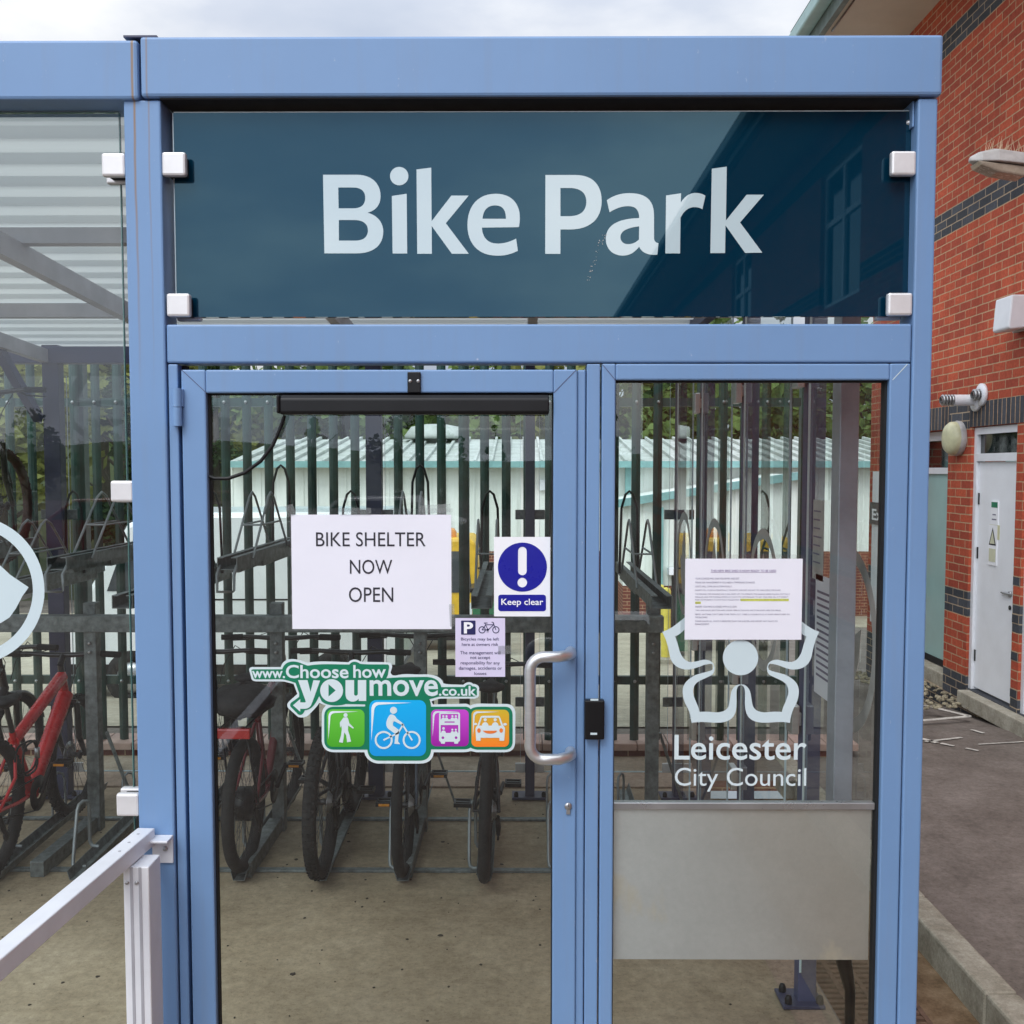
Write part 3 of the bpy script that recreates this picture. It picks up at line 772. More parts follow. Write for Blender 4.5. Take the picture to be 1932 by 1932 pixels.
for xx in (vx0+.65, vx1-.65):
    w = MB(); w.ring((xx, vy+.06, vg+.29), .21, .09, 28, 10, rz=.08); rot_to_y(w, (xx, vy+.06, vg+.29))
    wo = w.build('wheel', M['rubber'], van)
    MB().lathe([(.001, -.02), (.08, -.03), (.15, 0), (.16, .05)], (xx, vy-.02, vg+.29), (0, 1, 0), 18).build('rim', M['silver'], wo)
# second, white estate car further left, nearer
# yellow truck
ty = 13.3; tg = ground_z(0, ty+1)
tk = thing('yellow_truck', 'yellow truck cab seen behind the fence between the open notice and the keep clear sign', 'truck', (-1.5, ty+1, tg))
tx0, tx1 = X(905, 1050, ty)-1.75, X(905, 1050, ty); tz = Z(1016, ty)
cabp = [(tx0, tg+.45), (tx1, tg+.45), (tx1+.02, tg+1.1), (tx1-.07, tz-.06), (tx1-.16, tz), (tx0+.16, tz), (tx0+.07, tz-.06), (tx0-.02, tg+1.1)]
MB().prism(cabp, 'y', ty, ty+1.5).build('cab', M['yellow'], tk, bevel=.05)
MB().prism([(tx0+.12, tg+1.02), (tx1-.12, tg+1.02), (tx1-.19, tz-.2), (tx0+.19, tz-.2)], 'y', ty-.012, ty+.05).build('windscreen', M['carglass'], tk)
MB().box(tx0+.35, tx1-.45, ty-.02, ty+.03, tg+.52, tg+.85).build('grille', M['black'], tk)
MB().box(tx1-.26, tx1-.12, ty-.02, ty+.03, tg+.6, tg+.86).build('headlight', M['signwhite'], tk)
MB().box(tx0+.12, tx0+.26, ty-.02, ty+.03, tg+.6, tg+.86).build('headlight', M['signwhite'], tk)
MB().box(tx0-.02, tx1+.02, ty-.08, ty+.2, tg+.28, tg+.46).build('bumper', M['black'], tk)
MB().box(tx0+.1, tx1-.25, ty+1.6, ty+4.2, tg+.7, tg+1.3).build('load_body', M['tape'], tk)
MB().box(tx1+.06, tx1+.22, ty-.05, ty, tg+1.1, tg+1.5).cyl((tx1-.04, ty+.05, tg+1.4), (tx1+.1, ty-.02, tg+1.4), .015).build('mirror', M['black'], tk)
MB().lathe([(.12, 0), (.12, .08), (.08, .14), (.001, .15)], (tx1-.5, ty+.4, tz), seg=14).build('beacon', M['amber'], tk)
for xx in (tx0+.12, tx1-.12):
    MB().ring((xx, ty+.7, tg+.38), .26, .11, 28, 10, rz=.12).build('wheel', M['rubber'], tk)
# red and green containers beyond the truck
sk = thing('wheelie_bin', 'green wheelie bin with dark lid beyond the fence, right of the yellow truck', 'bin', (X(925, 1130, 12.4), 12.4, ground_z(0, 12.4)))
bx = X(925, 1130, 12.4); gb = ground_z(0, 12.4)
MB().prism([(bx-.22, gb+.08), (bx+.22, gb+.08), (bx+.28, gb+.95), (bx-.28, gb+.95)], 'y', 12.3, 12.85).build('body', M['darkgreenbin'], sk, bevel=.02)
MB().box(bx-.3, bx+.3, 12.26, 12.92, gb+.955, gb+1.02).build('lid', M['black'], sk, bevel=.015)
for q_ in (-.24, .24): MB().ring((bx+q_, 12.86, gb+.1), .07, .025, 16, 8).build('wheel', M['rubber'], sk)
# yellow bollards
def bollard(u, Y, label):
    x = X(u, 1100, Y); gz_ = ground_z(0, Y)
    b = thing('bollard', label, 'bollard', (x, Y, gz_), group='yellow bollards in the yard')
    MB().lathe([(.065, 0), (.065, .98), (.055, 1.02), (.001, 1.04)], (x, Y, gz_), seg=18).build('post', M['bollard'], b)
    MB().box(x-.2, x+.2, Y-.2, Y+.2, gz_-.02, gz_+.09).build('base', M['kerb'], b, bevel=.01)
bollard(1257, 11.2, 'yellow bollard in the yard nearest the fence, left of the small notice')
bollard(1246, 14.6, 'yellow bollard farther back in the yard beside the annex')

# parked car behind the camera (seen only in reflections)
def simple_car(x, y, rz, m, label):
    c = thing('parked_car', label, 'car', (x, y, 0), rz, group='cars parked across the road')
    b = MB().prism([(-2, .35), (-2.02, .75), (-1.9, .9), (-1.2, 1.0), (-.6, 1.42), (.9, 1.45), (1.6, 1.02), (2.0, .9), (2.05, .4)], 'y', -.85, .85); b.build('body', m, c, bevel=.06, world=False)
    MB().prism([(-1.05, 1.0), (-.55, 1.36), (.85, 1.38), (1.4, 1.02)], 'y', -.86, .86).build('window', M['carglass'], c, world=False)
    for xx in (-1.3, 1.3):
        for yy in (-.75, .75):
            w = MB(); w.ring((xx, yy, .32), .23, .1, 24, 8, rz=.09); rot_to_y(w, (xx, yy, .32)); w.build('wheel', M['rubber'], c, world=False)
simple_car(-8.5, -19, .1, M['redpaint'], 'red car parked across the road, reflected in the left pane')
simple_car(-3.2, -20, .05, M['whitevan'], 'white car parked across the road, reflected in the door glass')
simple_car(-14, -18.6, -.05, M['bikeblue'], 'dark blue car parked across the road, reflected in the left pane')

# ================================================================== PALISADE FENCE
fy = 4.63
def palisade(label, A, B, pitch, ztop=3.02, zbot=0.10, phase=0.0):
    A = Vector(A); B = Vector(B); d = (B-A); Ln = d.length; d.normalize(); nrm = Vector((-d.y, d.x, 0))
    f = thing('palisade_fence', label, 'fence', (A.x, A.y, 0))
    pm = MB(); s = phase
    prof = [(-.032, .0), (-.018, -.014), (0, -.020), (.018, -.014), (.032, .0), (.018, -.011), (0, -.017), (-.018, -.011)]
    while s < Ln:
        c = A+d*s
        vs = []; zt = ztop+random.uniform(-.004, .004)
        for zz, sc in ((zbot, 1), (zt-.10, 1), (zt, 0.12)):
            for a, b in prof: vs.append((c.x+d.x*a*sc+nrm.x*b, c.y+d.y*a*sc+nrm.y*b, zz))
        n = len(prof); fs = []
        for j in range(2):
            for i in range(n): fs.append((j*n+i, j*n+(i+1) % n, (j+1)*n+(i+1) % n, (j+1)*n+i))
        fs.append(tuple(range(2*n, 3*n)))
        pm.add(vs, fs)
        s += pitch
    pm.build('pales', M['greenfence'], f)
    for zr in (.53, 2.52):
        rm = MB(); rm.obox(A+nrm*.03+Vector((0, 0, zr)), B+nrm*.03+Vector((0, 0, zr)), .04, .06)
        ro_ = rm.build('rail', M['greenfence'], f)
        bm_ = MB(); s = phase
        while s < Ln:
            c = A+d*s-nrm*.024; bm_.lathe([(.001, .012), (.010, .010), (.012, 0)], (c.x, c.y, zr), -nrm, 8); s += pitch
        ro_.data.materials.append(M['silver'])
        bmm = bmesh.new(); bmm.from_mesh(ro_.data); mt_ = rel(f); nv = [bmm.verts.new(mt_ @ p_) for p_ in bm_.v]
        for fc in bm_.f:
            nf = bmm.faces.new([nv[i_] for i_ in fc]); nf.material_index = 1
        bmm.to_mesh(ro_.data); bmm.free()
    s = .8
    while s < Ln:
        c = A+d*s+nrm*.07
        MB().box(c.x-.035, c.x+.035, c.y-.03, c.y+.05, .0, 2.85).build('post', M['greenfence'], f); s += 2.75
    return f
x0 = X(589, 900, fy)
x0 -= 52*0.1533
palisade('tall green palisade fence running behind the whole shelter', (x0, fy, 0), (2.0, fy, 0), .1533)
palisade('green palisade fence side run receding beside the brick building', (2.1, fy+.1, 0), (3.9, 10.5, 0), .16, ztop=2.95)
lw = thing('low_brick_wall', 'low red brick wall with pink coping under the palisade fence', 'wall', (0, fy, 0))
MB().box(-9.5, 2.2, 4.56, 4.78, -.25, .045).build('brickwork', M['bricklow'], lw)
cp = MB(); x = -9.5
while x < 2.2: cp.box(x, x+.218, 4.53, 4.81, .046, .098); x += .225
cp.build('coping', M['coping'], lw, bevel=.006)

# ================================================================== BRICK BUILDING
bw = 3.95
bb = thing('brick_building', 'red brick building with dark brick bands and deep cream eaves on the right', 'building', (bw, 5, 0))
y0, y1, zt = -30.0, 8.9, 6.43
opens = [(6.81, 7.78, 0.0, 2.41), (5.51, 6.33, .12, 2.41), (4.45, 5.39, .12, 2.17), (-10.9, -9.3, 4.1, 5.85), (-16.5, -14.9, 4.1, 5.85), (-6.0, -4.4, 4.1, 5.85)]
yb = sorted({y0, y1, *[o[0] for o in opens], *[o[1] for o in opens]})
wl = MB()
for a, b in zip(yb, yb[1:]):
    m_ = (a+b)/2; cut = sorted([(o[2], o[3]) for o in opens if o[0] < m_ < o[1]])
    z = -.3
    for c0, c1 in cut:
        if c0 > z: wl.box(bw, bw+.3, a, b, z, c0)
        z = c1
    wl.box(bw, bw+.3, a, b, z, zt+.3)
wl.build('wall', M['brick'], bb)
# soldier courses and dark block infill over the doors
MB().box(bw-.004, bw+.1, 4.2, 6.37, 2.412, 2.622).build('soldier_course', M['soldier'], bb)
MB().box(bw-.004, bw+.1, 6.79, 8.6, 2.412, 2.622).build('soldier_course', M['soldier'], bb)
MB().box(bw-.003, bw+.1, 6.372, 6.788, 2.40, 2.625).build('dark_brick_panel', M['brickpier'], bb)
q = MB()
for i in (0, 2, 4, 6): MB().box(bw-.003, bw+.05, 5.392, 5.508, .225+i*.15, .295+i*.15).build('dark_quoin', M['brickpier'], bb)
MB().box(3.08, bw+.3, y0, 8.55, zt, zt+.05).build('soffit', M['soffit'], bb)
MB().box(3.13, 3.145, y0, 7.9, zt-.012, zt-.001).build('soffit_joint', M['winglass'], bb)
MB().box(3.02, 3.078, y0, 8.55, zt-.03, zt+.26).build('fascia', M['fascia'], bb)
MB().box(2.88, 3.018, y0, 8.6, zt+.10, zt+.24).build('gutter', M['palegreen'], bb, bevel=.02)
MB().add([(2.9, y0, zt+.27), (2.9, 8.6, zt+.27), (9, 8.6, zt+2.2), (9, y0, zt+2.2)], [(0, 1, 2, 3)]).build('roof', M['fascia'], bb)
# concrete steps
MB().box(bw-.10, bw+.25, 4.3, 6.27, -.02, .115).build('door_step', M['kerb'], bb, bevel=.01)
MB().box(bw+.02, bw+.6, 6.82, 7.77, -.02, .13).build('door_step', M['kerb'], bb, bevel=.01)
# white double service door 2
def white_door(ya, yc, z0, ztop, zl, trans):
    d = MB().box(bw+.05, bw+.09, ya+.05, yc-.05, z0+.02, zl).build('door', M['white'], bb, bevel=.003)
    fr = MB(); fr.box(bw+.025, bw+.10, ya, ya+.05, z0, ztop).box(bw+.025, bw+.10, yc-.05, yc, z0, ztop).box(bw+.025, bw+.10, ya+.05, yc-.05, ztop-.06, ztop)
    if trans: fr.box(bw+.025, bw+.10, ya+.05, yc-.05, zl+.004, zl+.07)
    fr.build('door_frame', M['upvc'], d)
    if trans: MB().box(bw+.06, bw+.07, ya+.05, yc-.05, zl+.07, ztop-.06).build('transom_window', M['winglass'], d)
    for zz in (z0+.25, z0+1.15, z0+1.62): MB().box(bw+.044, bw+.05, yc-.075, yc-.055, zz, zz+.1).build('hinge', M['black'], d)
    return d
d2 = white_door(5.51, 6.33, .12, 2.405, 2.11, True)
hy = 5.53+.12; hz = Z(1122, 5.53+.1-0, 1895)
hz = 2.05-(1122-884)/1937*(5.62+2.67)
MB().lathe([(.001, .0), (.026, 0), (.026, .012), (.012, .014)], (bw+.05, hy, hz), (-1, 0, 0), 14).tube([(bw+.045, hy, hz), (bw+.04, hy, hz), (bw+.035, hy+.02, hz), (bw+.035, hy+.13, hz)], .009, 8).build('door_handle', M['silver'], d2)
MB().lathe([(.001, .008), (.018, .006), (.02, 0)], (bw+.048, hy, hz-.11), (-1, 0, 0), 12).build('keyhole', M['black'], d2)
d3 = white_door(4.45, 5.39, .12, 2.165, 2.1, False)
MB().lathe([(.001, .0), (.026, 0), (.026, .012), (.012, .014)], (bw+.05, 5.28, 1.02), (-1, 0, 0), 14).tube([(bw+.045, 5.28, 1.02), (bw+.03, 5.28, 1.02), (bw+.03, 5.17, 1.02)], .009, 8).build('door_handle', M['silver'], d3)
MB().box(bw+.025, bw+.05, 5.22, 5.31, 1.08, 1.2).build('lock_box', M['lampgrey'], d3)
# teal door in its recess
td = MB().box(bw+.16, bw+.20, 6.81, 7.78, .20, 2.0).build('teal_door', M['teal'], bb)
MB().box(bw+.14, bw+.22, 6.81, 7.78, 2.0, 2.06).box(bw+.10, bw+.22, 6.81, 7.78, 2.32, 2.405).build('door_frame', M['upvc'], td)
MB().box(bw+.17, bw+.19, 6.81, 7.78, 2.06, 2.32).build('transom_window', M['winglass'], td)
MB().box(bw+.15, bw+.20, 6.81, 7.78, .14, .198).build('threshold', M['gap'], td)
for (a, b, c, d_) in opens[3:]:
    w = MB().box(bw+.06, bw+.12, a, a+.07, c, d_).box(bw+.06, bw+.12, b-.07, b, c, d_).box(bw+.06, bw+.12, a+.07, b-.07, c, c+.07).box(bw+.06, bw+.12, a+.07, b-.07, d_-.07, d_)
    w.box(bw+.05, bw+.12, (a+b)/2-.04, (a+b)/2+.04, c+.07, d_-.07).box(bw+.06, bw+.11, a+.07, b-.07, c+1.05, c+1.12)
    wo = w.build('window', M['upvc'], bb); MB().box(bw+.085, bw+.09, a+.07, b-.07, c+.07, d_-.07).build('pane', M['winglass'], wo)
# white board + exit sign further along, seen through the side glass
MB().box(bw-.02, bw-.004, 8.05, 8.75, .35, 2.02).build('notice_board', M['upvc'], bb)
xs_ = thing('exit_sign', 'dark exit sign on the brick building seen through the sidelight glass', 'sign', (bw-.03, 8.3, 1.6))
MB().box(bw-.035, bw-.021, 8.02, 8.78, 1.44, 1.68).build('panel', M['plankwood'], xs_)
vs_, fs_ = text_mesh('Exit', .02); w_ = max(v.x for v in vs_)
MB().add([(bw-.037, 8.72-(v.x/w_)*.5, 1.49+v.y*.17) for v in vs_], fs_).build('lettering', M['signwhite'], xs_)

M['paleyellow'] = mat('faded_yellow', (0.66, 0.66, 0.48), 0.5)
# ---- small signs on the white door
def wall_plate(name, label, yc, zc, w, h, parts, cat='sign'):
    t = thing(name, label, cat, (bw+.045, yc, zc))
    MB().box(bw+.043, bw+.0495, yc-w/2, yc+w/2, zc-h/2, zc+h/2).build('plate', M['signwhite'], t)
    for nm, m_, poly in parts:
        MB().add([(bw+.0415, yc-a, zc+b) for a, b in poly], [tuple(range(len(poly)))]).build(nm, m_, t)
def yz(u, v): D = (bw+.05)*1937/(u-978); return D-2.67, 2.05-(v-884)/1937*D
ya, za_ = yz(1876, 967)
wall_plate('small_notice', 'small white notice with green header on the white service door', ya, za_, .13, .20,
           [('header', M['stgreen'], [(-.055, .045), (.055, .045), (.055, .09), (-.055, .09)]), ('text_line', M['greyink'], [(-.03, -.02), (.03, -.02), (.03, -.01), (-.03, -.01)]), ('text_line', M['greyink'], [(-.04, -.06), (.04, -.06), (.04, -.05), (-.04, -.05)])])
ya, za_ = yz(1874, 1028)
wall_plate('flammable_warning_sign', 'white and yellow flame warning sign low on the white service door', ya, za_, .15, .34,
           [('triangle', M['ink'], [(-.065, 0), (.065, 0), (0, .15)]), ('triangle_fill', M['paleyellow'], [(-.045, .012), (.045, .012), (0, .12)]), ('caption', M['paleyellow'], [(-.06, -.14), (.06, -.14), (.06, -.03), (-.06, -.03)])])
bpy.data.objects['triangle_fill'].location.x -= .001
ya, za_ = yz(1876, 1003)
tp = tag(MB().box(bw+.046, bw+.0495, ya-.09, ya+.09, za_-.06, za_+.06).build('paper_scrap', M['cream']), 'torn yellowed paper scrap left on the white service door', 'paper')

# ---- wall lamp (lantern head with bird spikes)
D = 7.0; ly = D-2.67
lx0 = (1811-978)/1937*D; lx1 = bw; lz = 2.05+(884-318)/1937*D
lamp = thing('wall_lamp', 'weathered grey road lantern on a bracket with straw on top', 'lamp', (bw, ly, lz))
hd = MB(); secs = []
for t_, hw, top, bot in ((0, .02, .03, .0), (.06, .07, .07, -.005), (.16, .095, .105, .0), (.32, .10, .10, .0), (.46, .075, .07, .0), (.60, .05, .055, .0)):
    secs.append([(lx0+t_, ly-hw, lz+bot-t_*.12), (lx0+t_, ly-hw*.85, lz+top*.75-t_*.12), (lx0+t_, ly, lz+top-t_*.12), (lx0+t_, ly+hw*.85, lz+top*.75-t_*.12), (lx0+t_, ly+hw, lz+bot-t_*.12)])
vv = [p for s_ in secs for p in s_]; ff = []
for i in range(len(secs)-1):
    for j in range(4): ff.append((i*5+j, i*5+j+1, (i+1)*5+j+1, (i+1)*5+j))
    ff.append((i*5+4, i*5, (i+1)*5, (i+1)*5+4))
ff += [(0, 1, 2, 3, 4), tuple(range(len(vv)-1, len(vv)-6, -1))]
hd.add(vv, ff); hd.build('housing', M['lampgrey'], lamp, bevel=.008)
lm = MB(); lm.prism([(lx0+.03, lz-.01), (lx0+.40, lz-.055), (lx0+.34, lz-.115), (lx0+.16, lz-.085), (lx0+.05, lz-.04)], 'y', ly-.075, ly+.075)
lm.build('lens', M['lens'], lamp, bevel=.012)
MB().tube([(lx0+.55, ly, lz-.04), (bw-.15, ly+.05, lz-.12), (bw+.02, ly+.05, lz-.14)], .024, 10).build('bracket_arm', M['lampgrey'], lamp)
st = MB()
for k in range(60):
    bx_ = lx0+random.uniform(.1, .5); by_ = ly+random.uniform(-.06, .06); b0 = Vector((bx_, by_, lz+.07-(bx_-lx0)*.1))
    st.tube([b0, b0+Vector((random.uniform(-.03, .03), random.uniform(-.02, .02), random.uniform(.04, .11)))], [.0022, .0008], 4, cap=False)
st.build('straw', M['straw'], lamp)

# ---- floodlight box
D = 8.1; by = D-2.67; bx0 = (1872-978)/1937*D; bz0 = 2.05+(884-626)/1937*D; bz1 = 2.05+(884-567)/1937*D
fl = thing('alarm_box', 'cream boxy floodlight housing high on the brick wall', 'wall box', (bw, by, bz0))
MB().prism([(bx0, bz0+.0), (bx0+.02, bz0-.015), (bx0+.16, bz0+.0), (bx0+.16, bz1), (bx0+.02, bz1)], 'y', by-.17, by+.10).build('housing', M['upvc'], fl, bevel=.012)
MB().box(bx0+.165, bx0+.20, by-.19, by+.12, bz0-.01, bz1+.015).build('collar', M['lampgrey'], fl, bevel=.006)
MB().box(bx0+.20, bw, by-.15, by+.09, bz0+.02, bz1-.01).build('back_box', M['upvc'], fl, bevel=.006)

# ---- boiler flues
def flue(u_tip, v_tip, u_wall, label):
    yq, zq = yz(u_wall, v_tip); D_ = bw*1937/(u_wall-978); yq = D_-2.67; xt = (u_tip-978)/1937*D_; zq = 2.05+(884-v_tip)/1937*D_
    f = thing('boiler_flue', label, 'flue', (bw, yq, zq), group='boiler flues on the brick wall')
    Lf = bw-xt; r = .048
    MB().cyl((bw-.01, yq, zq), (xt+.11, yq, zq), r, 20).build('pipe', M['upvc'], f)
    t_ = MB(); 
    t_.lathe([(r*.6, -.0), (r*.6, .13)], (xt, yq, zq), (1, 0, 0), 18)
    for k in range(4): t_.lathe([(r*.75, 0), (r*1.02, .004), (r*1.02, .012), (r*.75, .016)], (xt+.012+k*.026, yq, zq), (1, 0, 0), 20)
    t_.build('terminal', M['silver'], f)
    MB().lathe([(r, -.035), (r*2.0, -.028), (r*2.0, -.004), (r*1.7, .0)], (bw, yq, zq), (1, 0, 0), 24).build('wall_collar', M['upvc'], f)
flue(1768, 756, 1838, 'nearer longer white boiler flue sticking out of the brick wall')
flue(1826, 746, 1848, 'shorter boiler flue close against the brick wall, right of the longer one')

# ---- bulkhead light
D_ = bw*1937/(1806-978); yq = D_-2.67; zq = 2.05+(884-827)/1937*D_; 
bl = thing('bulkhead_light', 'round cream bulkhead light on the brick pier', 'light', (bw, yq, zq))
MB().lathe([(.152, 0), (.158, -.03), (.150, -.05)], (bw, yq, zq), (1, 0, 0), 32).build('base', M['lampgrey'], bl)
MB().lathe([(.148, -.045), (.146, -.085), (.12, -.115), (.06, -.128), (.001, -.13)], (bw, yq, zq), (1, 0, 0), 32).build('diffuser', M['cream'], bl)

# ================================================================== THE SHELTER
sh = thing('bike_shelter', 'blue framed glass bike shelter with a dark Bike Park sign over the door', 'shelter', (0, 1.8, 0))
XL0, XL1 = X(247), X(316)          # left post
XR0, XR1 = X(1717), X(1754)        # right post
ztop = Z(70); zbm = Z(184)
zh1, zh0 = Z(611), Z(684)
def P(mb, name, m=None, parent=sh, bevel=.004, label=None): return mb.build(name, m or M['blue'], parent, bevel, label=label)
# top beams
xj = X(265, 127)
P(MB().box(xj+.003, X(1776, 127)-.0, -.012, .13, zbm, ztop), 'top_beam', bevel=.008)
P(MB().box(-4.2, xj-.003, -.012, .13, zbm-.006, ztop-.008), 'top_beam', bevel=.008)
P(MB().box(X(234, 100), X(297, 100), -.003, .12, ztop+.001, ztop+.006), 'joint_plate', M['navy'], bevel=0)
# posts
lp = P(MB().box(XL0, XL1, 0.0, .10, 0, zbm-.004), 'post', bevel=.005)
P(MB().box(XR0, XR1, 0.0, .10, 0, zbm-.004), 'post', bevel=.005)
lug = P(MB().box(XR0-.006, XR0-.001, .02, .09, Z(236), zbm-.002), 'fixing_lug', M['blue'], bevel=.002)
MB().lathe([(.001, -.008), (.009, -.007), (.011, 0)], (XR0-.0065, .05, Z(222)), (1, 0, 0), 12).build('bolt', M['silver'], lug)
P(MB().box(-3.2, -3.1, 0.0, .10, 0, zbm-.004), 'post', bevel=.005)
# header bar
P(MB().box(XL1+.002, XR0-.002, .004, .085, zh0, zh1), 'header_bar', bevel=.005)
# dark inner edge beam behind the sign
P(MB().box(XL1, XR0, .132, .20, zbm-.035, zbm+.05), 'inner_beam', M['alugrey'], bevel=0)
P(MB().box(XL1, XR0, -.004, .128, zbm-.004, zbm-.0005), 'painted_shadow', M['gap'], bevel=0)  # black strip painting the shade on the top beam's underside
# narrow hinge jamb and centre jamb
HJ0, HJ1 = X(319), X(337)
P(MB().box(HJ0, HJ1, .006, .06, 0, zh0-.003), 'hinge_jamb', bevel=.003)
P(MB().box(HJ1, HJ1+.01, .04, .07, 0, zh0-.003), 'seal', M['gap'], bevel=0)
CJ0, CJ1 = X(1106), X(1132)
P(MB().box(CJ0+.001, CJ1, .006, .07, 0, zh0-.003), 'centre_jamb', bevel=.003)

# ---- the door leaf (sub-parts below it)
DX0, DX1 = X(344), X(1105); DG0, DG1 = X(390), X(1044); dz1 = Z(697); dg1 = Z(741)
door = MB()
door.box(DX0, DG0, .002, .055, .08, dz1); door.box(DG1, DX1-.022, .002, .055, .08, dz1)
door.box(DG0, DG1, .0022, .055, dg1, dz1-.0002); door.box(DG0, DG1, .0022, .055, .08, .24)
do = P(door, 'door', bevel=.004)
P(MB().box(DX1-.022, DX1, .010, .055, .08, dz1), 'closing_edge', parent=do, bevel=.004)
# mitre joint lines
def seam(u0, v0, u1, v1, Y, par, m=M['blue2'], w=.0018):
    a = at(u0, v0, Y); b = at(u1, v1, Y)
    MB().obox(a, b, .0008, w, up=(0, 0, 1)) if False else None
    d = (b-a).normalized(); n_ = Vector((-d.z, 0, d.x))*w/2
    MB().add([a+n_, b+n_, b-n_, a-n_], [(0, 1, 2, 3)]).build('mitre_joint', m, par)
seam(343, 698, 389, 741, .0012, do); seam(1045, 741, 1087, 698, .0012, do)
MB().add([(DG0, .032, .24), (DG1, .032, .24), (DG1, .032, dg1), (DG0, .032, dg1)], [(0, 1, 2, 3)]).build('glass_pane', M['glass'], do)
MB().box(DG0, DG0+.0055, .02, .036, .24, dg1).box(DG1-.003, DG1, .02, .036, .24, dg1).box(DG0+.0055, DG1-.003, .02, .036, dg1-.004, dg1).build('glazing_seal', M['gap'], do)
# hinge
hx = X(337, 765); 
hg = MB().cyl((hx, -.012, Z(804)), (hx, -.012, Z(769)), .012, 14).cyl((hx, -.012, Z(768)), (hx, -.012, Z(733)), .012, 14)
hg.box(hx-.002, hx+.014, -.008, .004, Z(767), Z(734)).box(hx-.014, hx+.002, -.008, .006, Z(803), Z(770)); hg.build('hinge', M['blue'], do, bevel=.001)
# sensor bar + its bracket + cable
sb = MB(); ya_, yb_ = -.005, .022
zc = Z(763, 0); r_ = .026
sb.prism([(a*.024-.006+.014, zc+b*r_) for a, b in ((-1, -.8), (-.8, -1), (.8, -1), (1, -.8), (1, .6), (.7, .95), (.2, 1), (-.6, .9), (-1, .5))], 'x', X(530, 763, 0), X(1036, 763, 0))
so = sb.build('sensor_bar', M['black'], do, bevel=.006)
MB().box(X(524, 763), X(531, 763), -.02, .034, zc-.024, zc+.024).build('end_cap', M['black'], so, bevel=.006)
br_ = MB().box(X(769, 720), X(794, 720), -.006, .001, Z(741), Z(702)).build('bracket', M['black'], do, bevel=.002)
MB().lathe([(.001, -.003), (.004, -.003), (.005, 0)], at(774, 719, -.006), (0, 1, 0), 10).lathe([(.001, -.003), (.004, -.003), (.005, 0)], at(789, 719, -.006), (0, 1, 0), 10).build('screw', M['silver'], br_)
cpts = [at(537, 784, .012)]
for u, v in ((530, 805), (515, 840), (492, 870), (462, 892), (430, 903), (405, 903), (395, 899)): cpts.append(at(u, v, .016))
MB().tube(cpts, .0048, 8).build('cable', M['black'], so)
# pull handle
def arc_handle():
    A = at(1078, 1236, -.05); B = at(1078, 1428, -.05); xo = at(1000, 1336, -.07).x; yo = -.075
    pts = [(A.x, .0, A.z), (A.x, -.03, A.z), (A.x-.012, -.055, A.z), (A.x-.035, yo, A.z)]
    zt_, zb_ = A.z, B.z; rr = .036
    for k in range(7):
        t = R(15*k); pts.append((xo+rr-rr*math.sin(t)-.0, yo, zt_-rr+rr*math.cos(t)))
    for k in range(7):
        t = R(15*k); pts.append((xo+rr-rr*math.cos(t), yo, zb_+rr-rr*math.sin(t)))
    pts += [(B.x-.035, yo, B.z), (B.x-.012, -.055, B.z), (B.x, -.03, B.z), (B.x, .0, B.z)]
    return MB().tube(pts, .0145, 20)
arc_handle().build('pull_handle', M['steel'], do)
lk = at(1072, 1521, .0)
MB().lathe([(.001, -.004), (.0085, -.004), (.010, .0)], lk, (0, 1, 0), 18).box(lk.x-.005, lk.x+.005, -.0035, .001, lk.z-.021, lk.z-.006).build('lock_cylinder', M['silver'], do)
kc = at(1072, 1519, -.0045); MB().box(kc.x-.001, kc.x+.001, -.0046, -.0036, kc.z-.004, kc.z+.004).build('keyway', M['gap'], do)
# access reader
a = at(1102, 1318, 0); b = at(1139, 1392, 0)
rd = P(MB().box(a.x, b.x, -.022, .005, b.z, a.z), 'card_reader', M['black'], bevel=.004)
f_ = Flat(-.0226); f_.shapes([(1114, 1382.5), (1126.5, 1382.5), (1126.5, 1386.5), (1114, 1386.5)]); f_.build('maker_mark', M['vinyl'], rd)
f_ = Flat(-.0226); f_.shapes([(1114, 1318.5), (1129, 1318.5), (1129, 1322), (1114, 1322)]); f_.build('indicator', M['vinyl'], rd)

# ---- sidelight
SX0, SX1 = X(1135), X(1715); SG0, SG1 = X(1161), X(1676); sz1 = Z(686); sg1 = Z(717)
sl = MB(); sl.box(SX0, SG0, .003, .055, 0, sz1).box(SG1, SX1, .003, .055, 0, sz1).box(SG0, SG1, .0032, .055, sg1, sz1-.0002)
so2 = P(sl, 'sidelight_frame', bevel=.004)
MB().box(SG1-.006, SG1, .02, .05, 0, sg1).box(SG0, SG0+.003, .02, .05, 0, sg1).box(SG0+.003, SG1-.006, .02, .05, sg1-.004, sg1).build('glazing_seal', M['gap'], so2)
seam(1137, 688, 1161, 717, .0022, so2); seam(1684, 717, 1712, 687, .0022, so2, M['vinyl'], .0022)
MB().add([(SG0, .032, .0), (SG1, .032, .0), (SG1, .032, sg1), (SG0, .032, sg1)], [(0, 1, 2, 3)]).build('glass_pane', M['glass'], so2)
kz1, kz0 = Z(1526, .036), Z(1809, .036)
